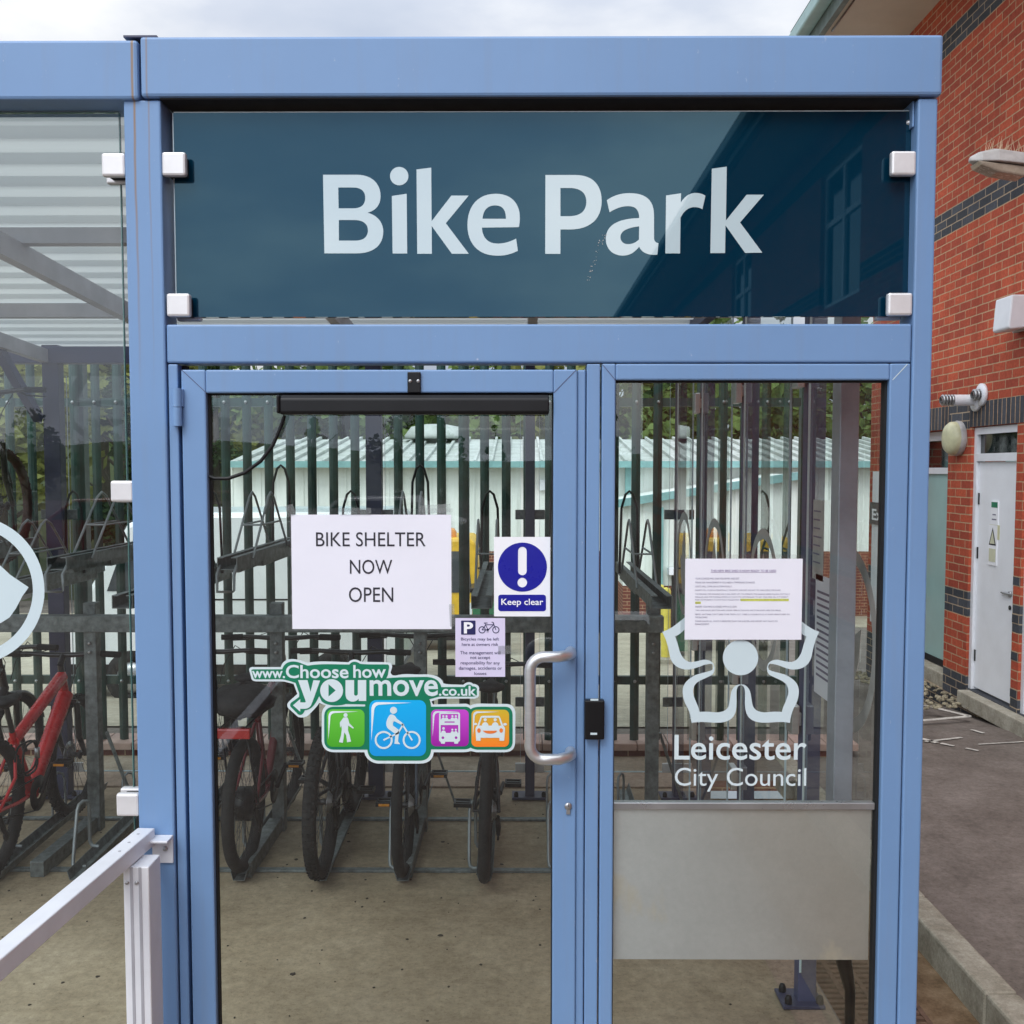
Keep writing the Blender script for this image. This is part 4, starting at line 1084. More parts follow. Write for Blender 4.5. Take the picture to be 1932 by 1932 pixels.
def kick_mat():  # warm gradient and pale blotches paint in blurred reflections and stains
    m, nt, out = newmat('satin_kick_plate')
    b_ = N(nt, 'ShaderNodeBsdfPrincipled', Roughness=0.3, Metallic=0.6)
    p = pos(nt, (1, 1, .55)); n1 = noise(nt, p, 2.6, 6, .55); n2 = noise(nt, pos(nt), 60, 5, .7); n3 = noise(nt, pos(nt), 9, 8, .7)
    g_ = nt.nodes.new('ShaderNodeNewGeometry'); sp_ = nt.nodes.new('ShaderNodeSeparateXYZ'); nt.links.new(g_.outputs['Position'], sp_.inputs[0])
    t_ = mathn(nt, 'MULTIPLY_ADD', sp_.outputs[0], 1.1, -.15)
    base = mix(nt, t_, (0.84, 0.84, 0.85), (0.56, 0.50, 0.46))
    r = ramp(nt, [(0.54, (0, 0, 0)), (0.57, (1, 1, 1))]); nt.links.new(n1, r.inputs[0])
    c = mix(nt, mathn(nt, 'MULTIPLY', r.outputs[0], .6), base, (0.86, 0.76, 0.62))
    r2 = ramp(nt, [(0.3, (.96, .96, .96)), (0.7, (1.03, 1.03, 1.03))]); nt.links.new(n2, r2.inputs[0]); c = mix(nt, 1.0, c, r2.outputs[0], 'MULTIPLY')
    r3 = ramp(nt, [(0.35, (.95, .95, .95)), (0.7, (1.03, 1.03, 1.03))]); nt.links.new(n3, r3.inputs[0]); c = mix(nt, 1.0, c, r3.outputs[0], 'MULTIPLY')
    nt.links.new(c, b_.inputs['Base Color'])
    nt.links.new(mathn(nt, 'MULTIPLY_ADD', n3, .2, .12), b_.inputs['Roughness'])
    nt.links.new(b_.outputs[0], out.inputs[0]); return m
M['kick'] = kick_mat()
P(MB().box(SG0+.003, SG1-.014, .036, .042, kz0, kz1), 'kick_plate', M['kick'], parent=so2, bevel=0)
P(MB().box(SG0+.001, SG1-.007, .026, .05, kz1+.002, Z(1514, .026)), 'transom_bar', M['silver'], parent=so2, bevel=.002)

# ---- Bike Park sign
SY = .042
a = at(324, 213, SY); b = at(1713, 597, SY)
sxl, sxr, sz0_, sz1_ = a.x+.004, b.x, b.z, a.z
sg = P(MB().box(sxl, sxr, SY, SY+.012, sz0_, sz1_), 'sign_panel', M['sign'], bevel=0, label='dark blue glass sign panel reading Bike Park')
ed = MB(); ed.box(sxl-.003, sxl-.0005, SY+.001, SY+.013, sz0_, sz1_).box(sxr+.0005, sxr+.003, SY+.001, SY+.013, sz0_, sz1_).box(sxl, sxr, SY+.001, SY+.013, sz1_+.0005, sz1_+.003)
ed.build('polished_edge', M['vinyl'], sg)
B1 = zm(930, 470, .362319); B2 = zm(1580, 470, .362319)
lt = Flat(SY-.0008)
G = [
 ('M66,127 L340,127 C470,127 535,205 535,300 C535,380 490,420 428,437 C510,455 557,520 557,590 C557,700 480,768 340,768 L77,768 Z M190,231 L310,231 C380,231 410,265 410,315 C410,370 380,401 310,401 L193,401 Z M195,496 L320,496 C395,496 432,530 432,580 C432,630 400,664 330,664 L195,664 Z', B1),
 ('M627,300 L748,282 L752,769 L633,769 Z', B1),
 ('M828,84 L948,69 L951,506 L1112,297 L1253,297 L1067,522 L1254,771 L1116,771 L952,545 L953,771 L834,771 Z', B1),
 ('M1361,558 C1365,640 1410,688 1490,688 C1545,688 1595,672 1640,647 L1654,747 C1600,775 1545,787 1490,787 C1330,787 1243,690 1243,535 C1243,380 1330,282 1475,282 C1600,282 1670,360 1670,475 C1670,510 1667,530 1662,554 Z M1366,486 C1370,420 1405,377 1468,377 C1530,377 1557,415 1557,486 Z', B1),
 ('M85,129 L330,129 C470,129 543,210 543,340 C543,490 450,570 290,573 L207,573 L207,772 L83,772 Z M207,235 L280,235 C370,235 418,275 418,345 C418,420 375,463 280,465 L207,465 Z', B2),
 ('M585,335 C640,295 700,277 770,277 C900,277 970,330 970,460 L970,640 C970,668 985,682 1006,685 L997,779 C925,785 870,765 849,713 C810,762 770,786 715,786 C630,786 577,730 577,650 C577,540 670,485 849,480 C849,415 820,383 760,383 C705,383 655,402 608,433 Z M849,547 C750,560 696,585 696,635 C696,670 720,693 760,693 C795,693 825,677 847,655 Z', B2),
 ('M1068,296 L1190,278 L1188,354 C1220,300 1265,275 1310,275 C1340,275 1370,285 1389,298 L1364,408 C1345,397 1325,391 1303,391 C1250,391 1215,420 1186,476 L1182,768 L1062,768 Z', B2),
 ('M1441,78 L1563,61 L1556,500 L1725,290 L1865,290 L1671,516 L1853,762 L1712,764 L1553,540 L1549,765 L1429,766 Z', B2)]
for pth, fn in G: lt.shapes(*parse(pth, fn))
lt.shapes(circ(687, 138, 75, fn=B1))
lt.build('lettering', M['signletter'], sg)

spl = Flat(SY-.0014)
for k in range(34):
    t_ = random.random(); u_ = 1140-32*t_+random.uniform(-5, 5)*(1-t_*.5); v_ = 440+92*t_
    spl.shapes(circ(u_, v_, random.uniform(.3, 1.1), 7))
spl.build('dried_splash', M['lampgrey'], sg)
# ---- glass clamps
def clamp(u0, v0, u1, v1, back=SY+.02):
    a = at(u0, v0, -.005); b = at(u1, v1, -.005)
    c = MB().box(a.x, b.x, .025, .062, b.z, a.z).build('clamp', M['clampsteel'], sh, bevel=.006)
    return c
def clampf(u0, v0, u1, v1, side):
    Yf = .002
    a = at(u0, v0, Yf); b = at(u1, v1, Yf)
    c = MB().box(a.x, b.x, Yf, Yf+.022, b.z, a.z).build('clamp', M['clampsteel'], sh, bevel=.006)
    MB().box(a.x+(.008 if side > 0 else -.010), b.x+(.010 if side > 0 else -.008), Yf+.056, Yf+.080, b.z-.003, a.z-.003).build('clamp_back', M['clampsteel'], c, bevel=.004)
    MB().box(a.x+.01, b.x-.004, Yf+.0221, Yf+.0559, b.z+.004, a.z-.01).build('clamp_gasket', M['gap'], c)
for q_ in ((304, 286, 350, 331, 1), (313, 553, 358, 597, 1), (1683, 284, 1729, 330, -1), (1676, 552, 1722, 595, -1)): clampf(*q_)
for q_ in ((190, 288, 236, 332, -1), (207, 907, 252, 947, -1), (218, 1498, 262, 1541, -1)): clampf(*q_)

# ---- left fixed pane with the ring emblem
lpx = at(226, 884, .07).x-.0; lpz = Z(211, .07)
lpx = at(238, 884, .07).x
pn = MB().add([(-3.09, .075, .12), (lpx, .075, .12), (lpx, .075, lpz), (-3.09, .075, lpz)], [(0, 1, 2, 3)]).build('side_pane', M['glass'], sh)
MB().box(lpx, lpx+.002, .070, .080, .12, lpz).box(-3.09, lpx, .070, .080, lpz, lpz+.002).build('glass_edge', M['glassedge'], pn)
def emblem(parent, fn, Y, build=None):
    # ring with pointed leaves
    o = circ(0, 0, 140, 64); i = circ(0, 0, 119, 64)
    leaf = [(-95, 0), (-60, 35), (-20, 55), (25, 60), (70, 50), (55, 12), (85, -2), (98, -10)]
    return o, i
rl = Flat(.0742)
cxr, cyr = -57, 1114
rl.shapes(circ(cxr, cyr, 141, 72), circ(cxr, cyr, 119, 72))
rl.shapes([(-62, 1010), (-40, 1040), (-5, 1062), (20, 1085), (54, 1108), (42, 1125), (30, 1148), (18, 1165), (2, 1175), (-20, 1185), (-45, 1215), (-70, 1225), (-100, 1180), (-110, 1110), (-95, 1050)])
rl.build('emblem', M['vinyl'], pn)

# ---- side wall posts (right side), rear posts
SWX = 1.075
for yy in (1.18, 2.08, 2.96):
    SWX = 1.104-.0404*(yy-1.18)
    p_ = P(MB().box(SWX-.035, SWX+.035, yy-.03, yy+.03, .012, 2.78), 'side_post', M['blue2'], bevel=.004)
    P(MB().box(SWX-.10, SWX+.06, yy-.07, yy+.07, .006, .018), 'base_plate', M['navy'], parent=p_, bevel=.002)
    bt = MB()
    for dx_, dy_ in ((-.075, -.045), (-.075, .045), (.045, -.045), (.045, .045)): bt.lathe([(.014, 0), (.014, .018), (.009, .03), (.001, .032)], (SWX+dx_, yy+dy_, .018), seg=10)
    bt.build('base_bolt', M['black'], p_)
    for zz in (.55, 1.05, 2.35):
        MB().box(SWX-.075, SWX-.045, yy-.028, yy+.05, zz, zz+.11).box(SWX-.045, SWX-.034, yy-.02, yy+.03, zz+.03, zz+.08).build('pane_clamp', M['steel'], p_, bevel=.004)
    # glass panel between this post and the previous
for ya_, yb_ in ((.14, 1.13), (1.24, 2.03), (2.14, 2.91), (3.02, 3.56)):
    SWX = 1.104-.0404*((ya_+yb_)/2-1.18)
    gp = MB().add([(SWX-.055, ya_, .14), (SWX-.055, yb_, .14), (SWX-.055, yb_, 2.75), (SWX-.055, ya_, 2.75)], [(0, 1, 2, 3)]).build('side_glass', M['glass_rear'], sh)
    MB().box(SWX-.059, SWX-.051, yb_, yb_+.0025, .14, 2.75).box(SWX-.059, SWX-.051, ya_-.0025, ya_, .14, 2.75).build('glass_edge', M['vinyl'], gp)
    # grey emblem arch on each pane
    vs_, fs_ = fill_curve([circ(0, 0, .30, 48, rx=.27), circ(0, 0, .255, 48, rx=.225)])
    cy_ = (ya_+yb_)/2
    em = MB().add([(SWX-.0565, cy_+v.x, 1.50+v.y) for v in vs_], fs_)
    vs_, fs_ = fill_curve([[(0, .20), (.05, .10), (.055, .02), (.12, .05), (.10, -.06), (.03, -.18), (-.03, -.18), (-.10, -.06), (-.12, .05), (-.055, .02), (-.05, .10)]])
    em.add([(SWX-.0565, cy_+v.x, 1.50+v.y) for v in vs_], fs_)
    em.build('emblem', M['greyink'] if False else M['lampgrey'], gp)
RY = 3.63; GYR = RY+.05
for u, w_ in ((110, .10), (708, .095), (1000, .058), (1282, .06), (-200, .09)):
    xx = X(u, 1100, RY)
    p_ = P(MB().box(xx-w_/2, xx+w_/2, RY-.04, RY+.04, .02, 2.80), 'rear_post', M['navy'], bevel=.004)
    P(MB().box(xx-.11, xx+.11, RY-.07, RY+.07, .008, .022), 'base_plate', M['navy'], parent=p_, bevel=.002)
    bt = MB()
    for dx_ in (-.085, .085): bt.lathe([(.014, 0), (.014, .018), (.009, .03), (.001, .032)], (xx+dx_, RY-.045, .022), seg=10)
    bt.build('base_bolt', M['black'], p_)
    for vv_ in (972, 1330, 1456):
        zz = Z(vv_, RY-.05)
        for sgn in (-1, 1):
            MB().box(xx+sgn*w_/2, xx+sgn*(w_/2+.062), GYR-.02, GYR-.006, zz-.03, zz+.03).build('pane_clamp', M['clampsteel'] if vv_ > 1400 else M['tape'], p_, bevel=.004)
rx_ = [X(u, 1100, RY) for u in (-200, 110, 708, 1000, 1282)]
for a_, b_ in zip(rx_, rx_[1:]):
    gp = MB().add([(a_+.06, GYR, .155), (b_-.06, GYR, .155), (b_-.06, GYR, 2.62), (a_+.06, GYR, 2.62)], [(0, 1, 2, 3)]).build('rear_glass', M['glass_rear'], sh)
    MB().box(a_+.06, b_-.06, GYR-.005, GYR+.005, .148, .1545).build('glass_edge', M['vinyl'], gp)
    MB().box(a_+.058, a_+.0595, GYR-.005, GYR+.005, .155, 2.62).box(b_-.0595, b_-.058, GYR-.005, GYR+.005, .155, 2.62).build('glass_edge', M['vinyl'], gp)
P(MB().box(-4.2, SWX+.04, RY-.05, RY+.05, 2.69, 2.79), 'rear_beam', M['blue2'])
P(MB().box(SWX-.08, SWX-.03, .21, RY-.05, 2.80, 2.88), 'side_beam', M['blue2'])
# roof sheet: ribs along x
def roof_z(y): return 3.02-(y)*.058
prof = []; y = .14; k = 0
while y < 3.9:
    for dy, dz in ((0, 0), (.105, 0), (.12, .04), (.185, .04), (.20, 0)): prof.append((y+dy, roof_z(y+dy)+dz))
    y += .205
rfv = []; 
for x in (-4.3, 1.03):
    for p_ in prof: rfv.append((x, p_[0], p_[1]))
n = len(prof)
MB().add(rfv, [(i, i+1, n+i+1, n+i) for i in range(n-1)]).build('roof', M['roof'], sh)
for yy, hh in ((1.22, .06), (2.50, .07)):
    P(MB().box(-4.25, 1.1, yy-.03, yy+.03, roof_z(yy)-.002-hh, roof_z(yy)-.004), 'purlin', M['alugrey'], bevel=0)
for xx in (-2.87, -1.87, -.89, .07):
    P(MB().obox((xx, .14, roof_z(.14)-.11), (xx, RY, roof_z(RY)-.08), .045, .08), 'rafter', M['alugrey'], bevel=0)
P(MB().obox((-2.9, RY-.08, 2.35), (-2.9, RY-.55, 2.72), .05, .05), 'brace', M['blue2'], bevel=0)
# grey rear door-post / pilaster seen at the right of the sidelight
P(MB().box(.972, 1.03, .45, .53, .98, 2.80), 'inner_channel', M['alusoft'], bevel=.003)
cA = at(1592, 1812, .30); cB = at(1604, 1870, .30); cC = at(1603, 1932, .30)
P(MB().tube([(cC.x, .30, 0), (cC.x, .30, .3), cC, cB, cA, (cA.x-.005, .30, .85)], [.014, .014, .015, .016, .024, .024], 8), 'cable', M['black'], bevel=0)

# notices taped to the side wall glass (seen obliquely)
SWX = 1.112
def side_notice(name, label, y, z, w, h, lines, m=M['paper']):
    t = thing(name, label, 'notice', (SWX-.058, y, z))
    MB().add([(SWX-.060, y+w/2, z-h/2), (SWX-.060, y-w/2, z-h/2), (SWX-.060, y-w/2, z+h/2), (SWX-.060, y+w/2, z+h/2)], [(0, 1, 2, 3)]).build('sheet', m, t)
    lm_ = MB()
    for k in range(lines):
        zz = z+h/2-h*(.15+.75*k/lines); ww = w*random.uniform(.55, .8)
        lm_.add([(SWX-.0612, y+w*.42, zz), (SWX-.0612, y+w*.42-ww, zz), (SWX-.0612, y+w*.42-ww, zz+h*.02), (SWX-.0612, y+w*.42, zz+h*.02)], [(0, 1, 2, 3)])
    lm_.build('text_lines', M['greyink'], t)
side_notice('taped_notice', 'large printed notice taped low on the side glass behind the small notice', .80, 1.47, .30, .42, 14)
side_notice('parking_notice', 'dim cycle parking notice taped above the other on the side glass', .93, 1.80, .13, .28, 7, M['lampgrey'])

# ================================================================== HANDRAIL
hr = thing('handrail', 'pale aluminium handrail running from the shelter post towards the viewer', 'handrail', (-.97, -.2, 0))
hz_ = 1.10; rxl = at(255, 1600, -.03).x+.002
A = at(0, 1820, -1.0)
rail = MB().obox((rxl+.022, -.012, hz_-.02), (rxl+.022-.132, -2.3, hz_-.02), .047, .045)
rail.build('rail', M['alu'], hr, bevel=.003)
pa = at(242, 1700, -.13); pb = at(290, 1700, -.13)
hp = MB().box(pa.x, pb.x, -.16, -.075, 0, hz_-.045).build('post', M['alu'], hr, bevel=.003)
gvs = MB()
for tt in (.32, .66): xx = pa.x+(pb.x-pa.x)*tt; gvs.box(xx-.0035, xx+.0035, -.1612, -.158, 0, hz_-.046)
gvs.build('groove', M['alugrey'], hp)
MB().lathe([(.001, -.003), (.004, -.003), (.005, 0)], (pa.x+.010, -.161, hz_-.085), (0, 1, 0), 10).lathe([(.001, -.003), (.004, -.003), (.005, 0)], (pa.x+.034, -.161, hz_-.085), (0, 1, 0), 10).build('screw', M['silver'], hp)
c0 = at(287, 1576, -.006); c1 = at(327, 1628, -.006)
bk = MB().box(c0.x, c1.x, -.008, -.001, c1.z, c0.z).box(c0.x, c1.x, -.05, -.008, c0.z-.006, c0.z).build('wall_bracket', M['alu'], hr, bevel=.0015)
MB().lathe([(.001, -.006), (.005, -.006), (.007, 0)], at(312, 1601, -.009), (0, 1, 0), 12).build('bolt', M['silver'], bk)
sc_ = MB()
for k in range(3): sc_.lathe([(.001, .0006), (.0035, .0005), (.004, 0)], (rxl+.018-k*.001, -.06-.06*k, hz_+.003), (0, 0, 1), 10)
sc_.build('rail_screw', M['alugrey'], hr)

# ================================================================== NOTICES ON THE DOOR GLASS
GY = .032
def sheet(name, label, u0, v0, u1, v1, Y, m, cat='notice', pouch=None):
    a = at(u0, v0, Y); b = at(u1, v1, Y)
    t = thing(name, label, cat, ((a.x+b.x)/2, Y, b.z))
    MB().add([(a.x, Y, b.z), (b.x, Y, b.z), (b.x, Y, a.z), (a.x, Y, a.z)], [(0, 1, 2, 3)]).build('sheet', m, t)
    if pouch:
        a = at(u0-pouch[0], v0-pouch[1], Y+.0012); b = at(u1+pouch[2], v1+pouch[3], Y+.0012)
        MB().add([(a.x, Y+.0012, b.z), (b.x, Y+.0012, b.z), (b.x, Y+.0012, a.z), (a.x, Y+.0012, a.z)], [(0, 1, 2, 3)]).build('plastic_pouch', M['clear'], t)
    return t
n1 = sheet('paper_notice', 'large white laminated notice on the door reading bike shelter now open', 549, 971, 852, 1187, GY-.004, M['paper'], pouch=(3, 12, 3, 3))
f_ = Flat(GY-.0048)
f_.text('BIKE SHELTER', 596, 1004, 803, 1031, .0).text('NOW', 660, 1056, 740, 1083, .0).text('OPEN', 658, 1108, 742, 1136, .0)
f_.build('lettering', M['ink'], n1)
n2 = sheet('keep_clear_sign', 'white keep clear sign with a blue exclamation disc', 932, 1013, 1038, 1163, GY-.004, M['signwhite'], 'sign')
Zf = zm(1300, 1550, 400/1546)
f_ = Flat(GY-.0048); f_.shapes(circ(938, 482, 280, 64, Zf), rrect(888, 250, 987, 575, 49, Zf), circ(936, 658, 55, 32, Zf)); f_.build('disc', M['signblue'], n2)
f_ = Flat(GY-.0048); f_.shapes(rrect(662, 797, 1207, 985, 30, Zf)); f_.build('caption_panel', M['signblue'], n2)
a_, b_ = Zf(697, 843), Zf(1176, 937)
f_ = Flat(GY-.0056); f_.text('Keep clear', a_[0], a_[1], b_[0], b_[1], .012); f_.build('lettering', M['signwhite'], n2)
n3 = sheet('parking_notice', 'small lilac cycle parking notice below the keep clear sign', 859, 1166, 953, 1277, GY-.0041, M['paper2'])
f_ = Flat(GY-.0048); f_.shapes(rrect(238, 1092, 403, 1253, 8, Zf)); f_.build('parking_square', M['navyink'], n3)
f_ = Flat(GY-.0056); a_, b_ = Zf(270, 1110), Zf(375, 1240); f_.text('P', a_[0], a_[1], b_[0], b_[1], .035); f_.build('letter_p', M['signwhite'], n3)
f_ = Flat(GY-.0048)
f_.shapes(circ(478, 1198, 41, 24, Zf), circ(478, 1198, 31, 24, Zf)).shapes(circ(635, 1198, 41, 24, Zf), circ(635, 1198, 31, 24, Zf)).shapes(circ(542, 1198, 14, 16, Zf))
for pts, w_ in (([(478, 1198), (520, 1140), (610, 1140), (545, 1200), (478, 1198)], 9), ([(510, 1122), (545, 1200)], 8), ([(500, 1120), (538, 1120)], 9), ([(588, 1110), (603, 1112), (635, 1198)], 9), ([(603, 1112), (612, 1126)], 8), ([(530, 1222), (552, 1222)], 6)):
    for s_ in stroke(pts, w_, Zf): f_.shapes(s_)
for s_, x0_, y0_, x1_, y1_ in (('Bicycles may be left', 237, 1286, 672, 1330), ('here at owners risk', 247, 1346, 662, 1382), ('The management will', 227, 1440, 688, 1490), ('not accept', 343, 1502, 570, 1543), ('responsibility for any', 233, 1556, 680, 1604), ('damages, accidents or', 212, 1616, 706, 1664), ('losses', 388, 1678, 527, 1712)):
    a_, b_ = Zf(x0_, y0_), Zf(x1_, y1_); f_.text(s_, a_[0], a_[1], b_[0], b_[1], .004)
f_.build('lettering', M['navyink'], n3)

def tape_strip(par, u0, v0, u1, v1, Y, rot=0):
    a = at(u0, v0, Y); b = at(u1, v1, Y); cx_, cz_ = (a.x+b.x)/2, (a.z+b.z)/2; w_, h_ = (b.x-a.x)/2, (a.z-b.z)/2; c_, s_ = math.cos(rot), math.sin(rot)
    MB().add([(cx_+x*c_-z*s_, Y, cz_+x*s_+z*c_) for x, z in ((-w_, -h_), (w_, -h_), (w_, h_), (-w_, h_))], [(0, 1, 2, 3)]).build('tape', M['tape_strip'], par)
tape_strip(n1, 540, 952, 556, 974, GY-.0052, .3); tape_strip(n1, 790, 952, 850, 968, GY-.0052, .05); tape_strip(n1, 848, 1140, 858, 1182, GY-.0052, .04); tape_strip(n1, 640, 958, 700, 972, GY-.0052)
tape_strip(n3, 940, 1218, 965, 1234, GY-.0052, .05)
# sidelight notice
n4 = sheet('printed_notice', 'white printed bike shed notice with a yellow highlighted line on the sidelight', 1293, 1054, 1512, 1207, GY-.006, M['paper'], pouch=(8, 8, 6, 4))
Zg = zm(1950, 1600, 500/1932)
f_ = Flat(GY-.0065); a_ = [Zg(x, y) for x, y in ((916, 650), (1465, 650), (1465, 676), (916, 676))]; f_.shapes(a_)
f_.shapes([Zg(x, y) for x, y in ((398, 682), (462, 682), (462, 708), (398, 708))]); f_.build('highlight', M['marker'], n4)
f_ = Flat(GY-.0070)
for s_, x0_, y0_, x1_, y1_ in (('YOUR ID BADGE WILL GAIN YOU ENTRY AND EXIT', 400, 409, 902, 429), ('PLEASE ASK MANAGEMENT IF YOU NEED A TEMPORARY ID BADGE', 400, 454, 1077, 473),
    ('LIGHTS WILL COME ON AUTOMATICALLY', 398, 499, 816, 518), ("DOOR'S WILL CLOSE AUTOMATICALLY ON ENTRY AND EXIT, DO NOT TRY AND FORCE THE DOOR", 398, 543, 1372, 562),
    ('THE SECOND TIER RACKING HAS A GAS ASSIST LIFT, TO OPERATE, THE HANDLE NEEDS PULLING OUT FULLY', 398, 588, 1478, 607),
    ("PARALLEL AND THE PUSHING DOWN SO THAT'S IT'S LOW ENOUGH TO GET YOUR BIKE ON, IF IT DOESN'T", 398, 621, 1462, 640),
    ("PUSH DOWN EASILY, IT'S NOT FULLY PULLED OUT. PLEASE RETURN THE RACK BACK TO ORIGINAL SAFETY", 398, 653, 1464, 672), ('POINT', 400, 686, 460, 704),
    ('ENSURE YOUR BIKE IS LOCKED WITH A D LOCK', 400, 730, 872, 749), ('THE 4 END RACKS (BOTTOM AND HIGHER TIER) IN THE RACK ARE TO BE SOLEY USED FOR EBIKES.', 400, 774, 1377, 793),
    ("EBIKES - BATTERIES DON'T NEED TO BE TAKEN OUT, THERE IS A DOUBLE PLUG AT WAIST HEIGHT NEXT TO", 398, 819, 1474, 838), ('THE RACKING.', 398, 852, 540, 870),
    ('PLEASE ENSURE ALL WASTE IS REMOVED FROM THIS SHELTER, AND REPORT ANY FAULTS TO', 398, 897, 1338, 916), ('MANAGEMENT.', 398, 930, 560, 948)):
    a_, b_ = Zg(x0_, y0_), Zg(x1_, y1_); f_.text(s_, a_[0], a_[1], b_[0], b_[1], 0)
f_.build('lettering', M['greyink'], n4)
f_ = Flat(GY-.0070); a_, b_ = Zg(577, 318), Zg(1321, 343); f_.text('THIS NEW BIKE SHED IS NOW READY TO BE USED', a_[0], a_[1], b_[0], b_[1], 0)
f_.shapes([Zg(x, y) for x, y in ((575, 347), (1321, 347), (1321, 350), (575, 350))]); f_.build('heading', M['violetink'], n4)

# ---- council logo
lg = thing('council_logo', 'pale vinyl council emblem and lettering on the sidelight glass', 'sticker', (X(1397, 1300, GY), GY-.002, Z(1490, GY)))
Zl = zm(1930, 1780, 520/1794)
half = 'M420,80 L322,148 C260,190 200,260 88,297 C130,370 150,450 165,540 C185,630 250,680 350,680 C430,680 500,625 580,622 C612,622 612,650 603,682 C560,705 500,710 430,735 C340,780 297,830 297,900 C297,960 310,1000 335,1050 C370,1110 380,1160 387,1224 C480,1205 560,1222 650,1222 C760,1222 830,1180 842,1080 C850,1010 845,980 845,920 C847,865 860,842 884,842 '
inner = 'L884,832 C830,832 810,870 795,900 C780,950 778,1010 765,1050 C745,1100 700,1115 640,1117 C580,1110 530,1108 470,1112 C460,1060 430,1010 410,950 C395,890 405,840 450,808 C500,775 560,760 600,730 C625,700 622,665 618,650 C610,600 570,580 510,580 C460,590 420,605 370,603 C320,595 285,550 265,490 C250,430 235,380 218,342 C260,330 300,290 322,265 L420,205 Z'
idt = lambda x, y: (x, y)
pl = parse(half+inner, idt)[0]
f_ = Flat(GY-.0015)
f_.shapes([Zl(*p) for p in pl]); f_.shapes([Zl(1776-p[0]-6, p[1]) if False else Zl(1777-p[0]+(p[0]-886)*-.0, p[1]) for p in pl]); f_.shapes(circ(886, 559, 180, 56, Zl))
f_.build('emblem', M['vinyl'], lg)
f_ = Flat(GY-.0015)
a_, b_ = Zl(214, 1345), Zl(1557, 1603); f_.text('Leicester', a_[0], a_[1], b_[0], b_[1], .009)
a_, b_ = Zl(217, 1680), Zl(1553, 1926); f_.text('City Council', a_[0], a_[1], b_[0], b_[1], .0)
f_.build('lettering', M['vinyl2'], lg)

# ---- choose how you move sticker
stt = thing('travel_sticker', 'green outlined travel website sticker with four coloured transport tiles on the door', 'sticker', (X(720, 1350, GY), GY-.002, Z(1440, GY)))
Za = zm(700, 1900, 860/1932); Zb = zm(730, 1940, 400/1932); Zc = zm(1080, 1940, 460/1932)
outer = 'M80,175 C82,160 95,155 110,157 L290,157 C300,120 330,100 375,104 C420,108 440,120 470,128 C540,115 600,120 740,125 C755,105 790,100 815,118 C850,125 900,122 1000,125 C1025,127 1032,145 1028,160 L1018,195 C1030,215 1040,215 1060,212 C1120,195 1180,210 1240,205 C1310,205 1355,220 1370,265 C1400,275 1450,272 1500,275 C1520,255 1550,252 1565,268 C1600,270 1610,290 1605,310 L1605,345 C1600,362 1580,368 1560,366 L1350,366 C1330,370 1310,375 1290,385 L1300,405 L1520,400 C1535,402 1540,410 1550,412 C1570,400 1600,398 1640,400 L1790,402 C1830,405 1847,430 1847,470 L1845,650 C1845,700 1820,720 1780,722 L1590,722 C1570,720 1555,712 1545,715 C1530,722 1500,722 1480,722 L1305,722 C1300,770 1270,795 1220,797 L940,797 C890,797 850,760 845,722 L640,722 C590,720 562,690 562,640 L562,480 C562,450 570,430 590,412 L545,395 C530,420 510,440 470,480 C450,492 425,495 405,488 L340,430 C330,415 330,400 345,385 L400,335 L375,268 C340,262 320,252 290,252 L130,252 C110,252 100,245 96,235 Z'
green = 'M95,178 C100,170 115,172 140,172 L300,172 C310,135 340,118 380,120 C420,125 440,140 470,148 C560,132 640,140 745,140 C760,118 790,115 815,135 C870,142 930,138 1000,140 C1010,145 1010,155 1008,165 L1000,210 L990,232 C1060,222 1150,225 1240,222 C1310,222 1345,245 1355,290 C1400,290 1460,288 1510,290 C1525,268 1550,268 1560,285 C1590,285 1595,300 1590,315 L1592,340 C1585,352 1570,355 1550,353 L1340,353 C1310,362 1290,365 1275,372 C1285,385 1285,400 1287,420 L1520,420 C1540,422 1548,435 1550,438 C1560,425 1590,420 1620,420 L1780,420 C1815,422 1828,445 1828,480 L1828,650 C1828,690 1805,705 1775,705 L1600,705 C1575,705 1555,695 1548,690 C1540,700 1520,703 1500,703 L1287,703 C1285,750 1260,777 1215,778 L945,778 C900,778 868,755 865,705 L640,705 C600,703 578,680 578,640 L578,485 C578,445 600,422 640,420 L850,418 L850,405 L720,402 C690,415 600,420 562,385 L545,350 C520,400 500,438 450,444 C435,478 420,478 405,470 L355,420 C350,410 352,400 360,392 L412,355 L412,330 L388,262 C350,250 320,238 290,238 L125,238 C112,236 110,232 108,225 Z'
f_ = Flat(GY-.0012); f_.shapes(*parse(outer, Za)); f_.build('backing', M['vinyl2'], stt)
f_ = Flat(GY-.0018); f_.shapes(*parse(green, Za)); f_.build('green_ground', M['stgreen'], stt)
f_ = Flat(GY-.0024)
def tx(s_, Zfn, x0_, y0_, x1_, y1_, bold): a_, b_ = Zfn(x0_, y0_), Zfn(x1_, y1_); f_.text(s_, a_[0], a_[1], b_[0], b_[1], bold)
tx('www.', Zb, 68, 200, 540, 304, .02); tx('Choose how', Zb, 550, 112, 1960+0, 306, .015) if False else None
tx('Choose', Zb, 550, 112, 1446, 306, .018); tx('how', Zc, -100, 90, 252, 262, .018) if False else None
a_ = Zb(1512, 115); b_ = Zc(252, 262); f_.text('how', a_[0], a_[1], b_[0], b_[1], .018)
f_.shapes(*parse('M725,330 L860,330 L903,498 L945,330 L1040,338 C990,470 950,600 910,690 C880,740 840,742 757,740 L757,783 L652,690 L757,600 L757,648 L830,648 C836,640 836,635 834,630 Z', Zb))
f_.shapes(circ(1204, 480, 163, 48, Zb), [Zb(1160, 388), Zb(1262, 478), Zb(1160, 565)])
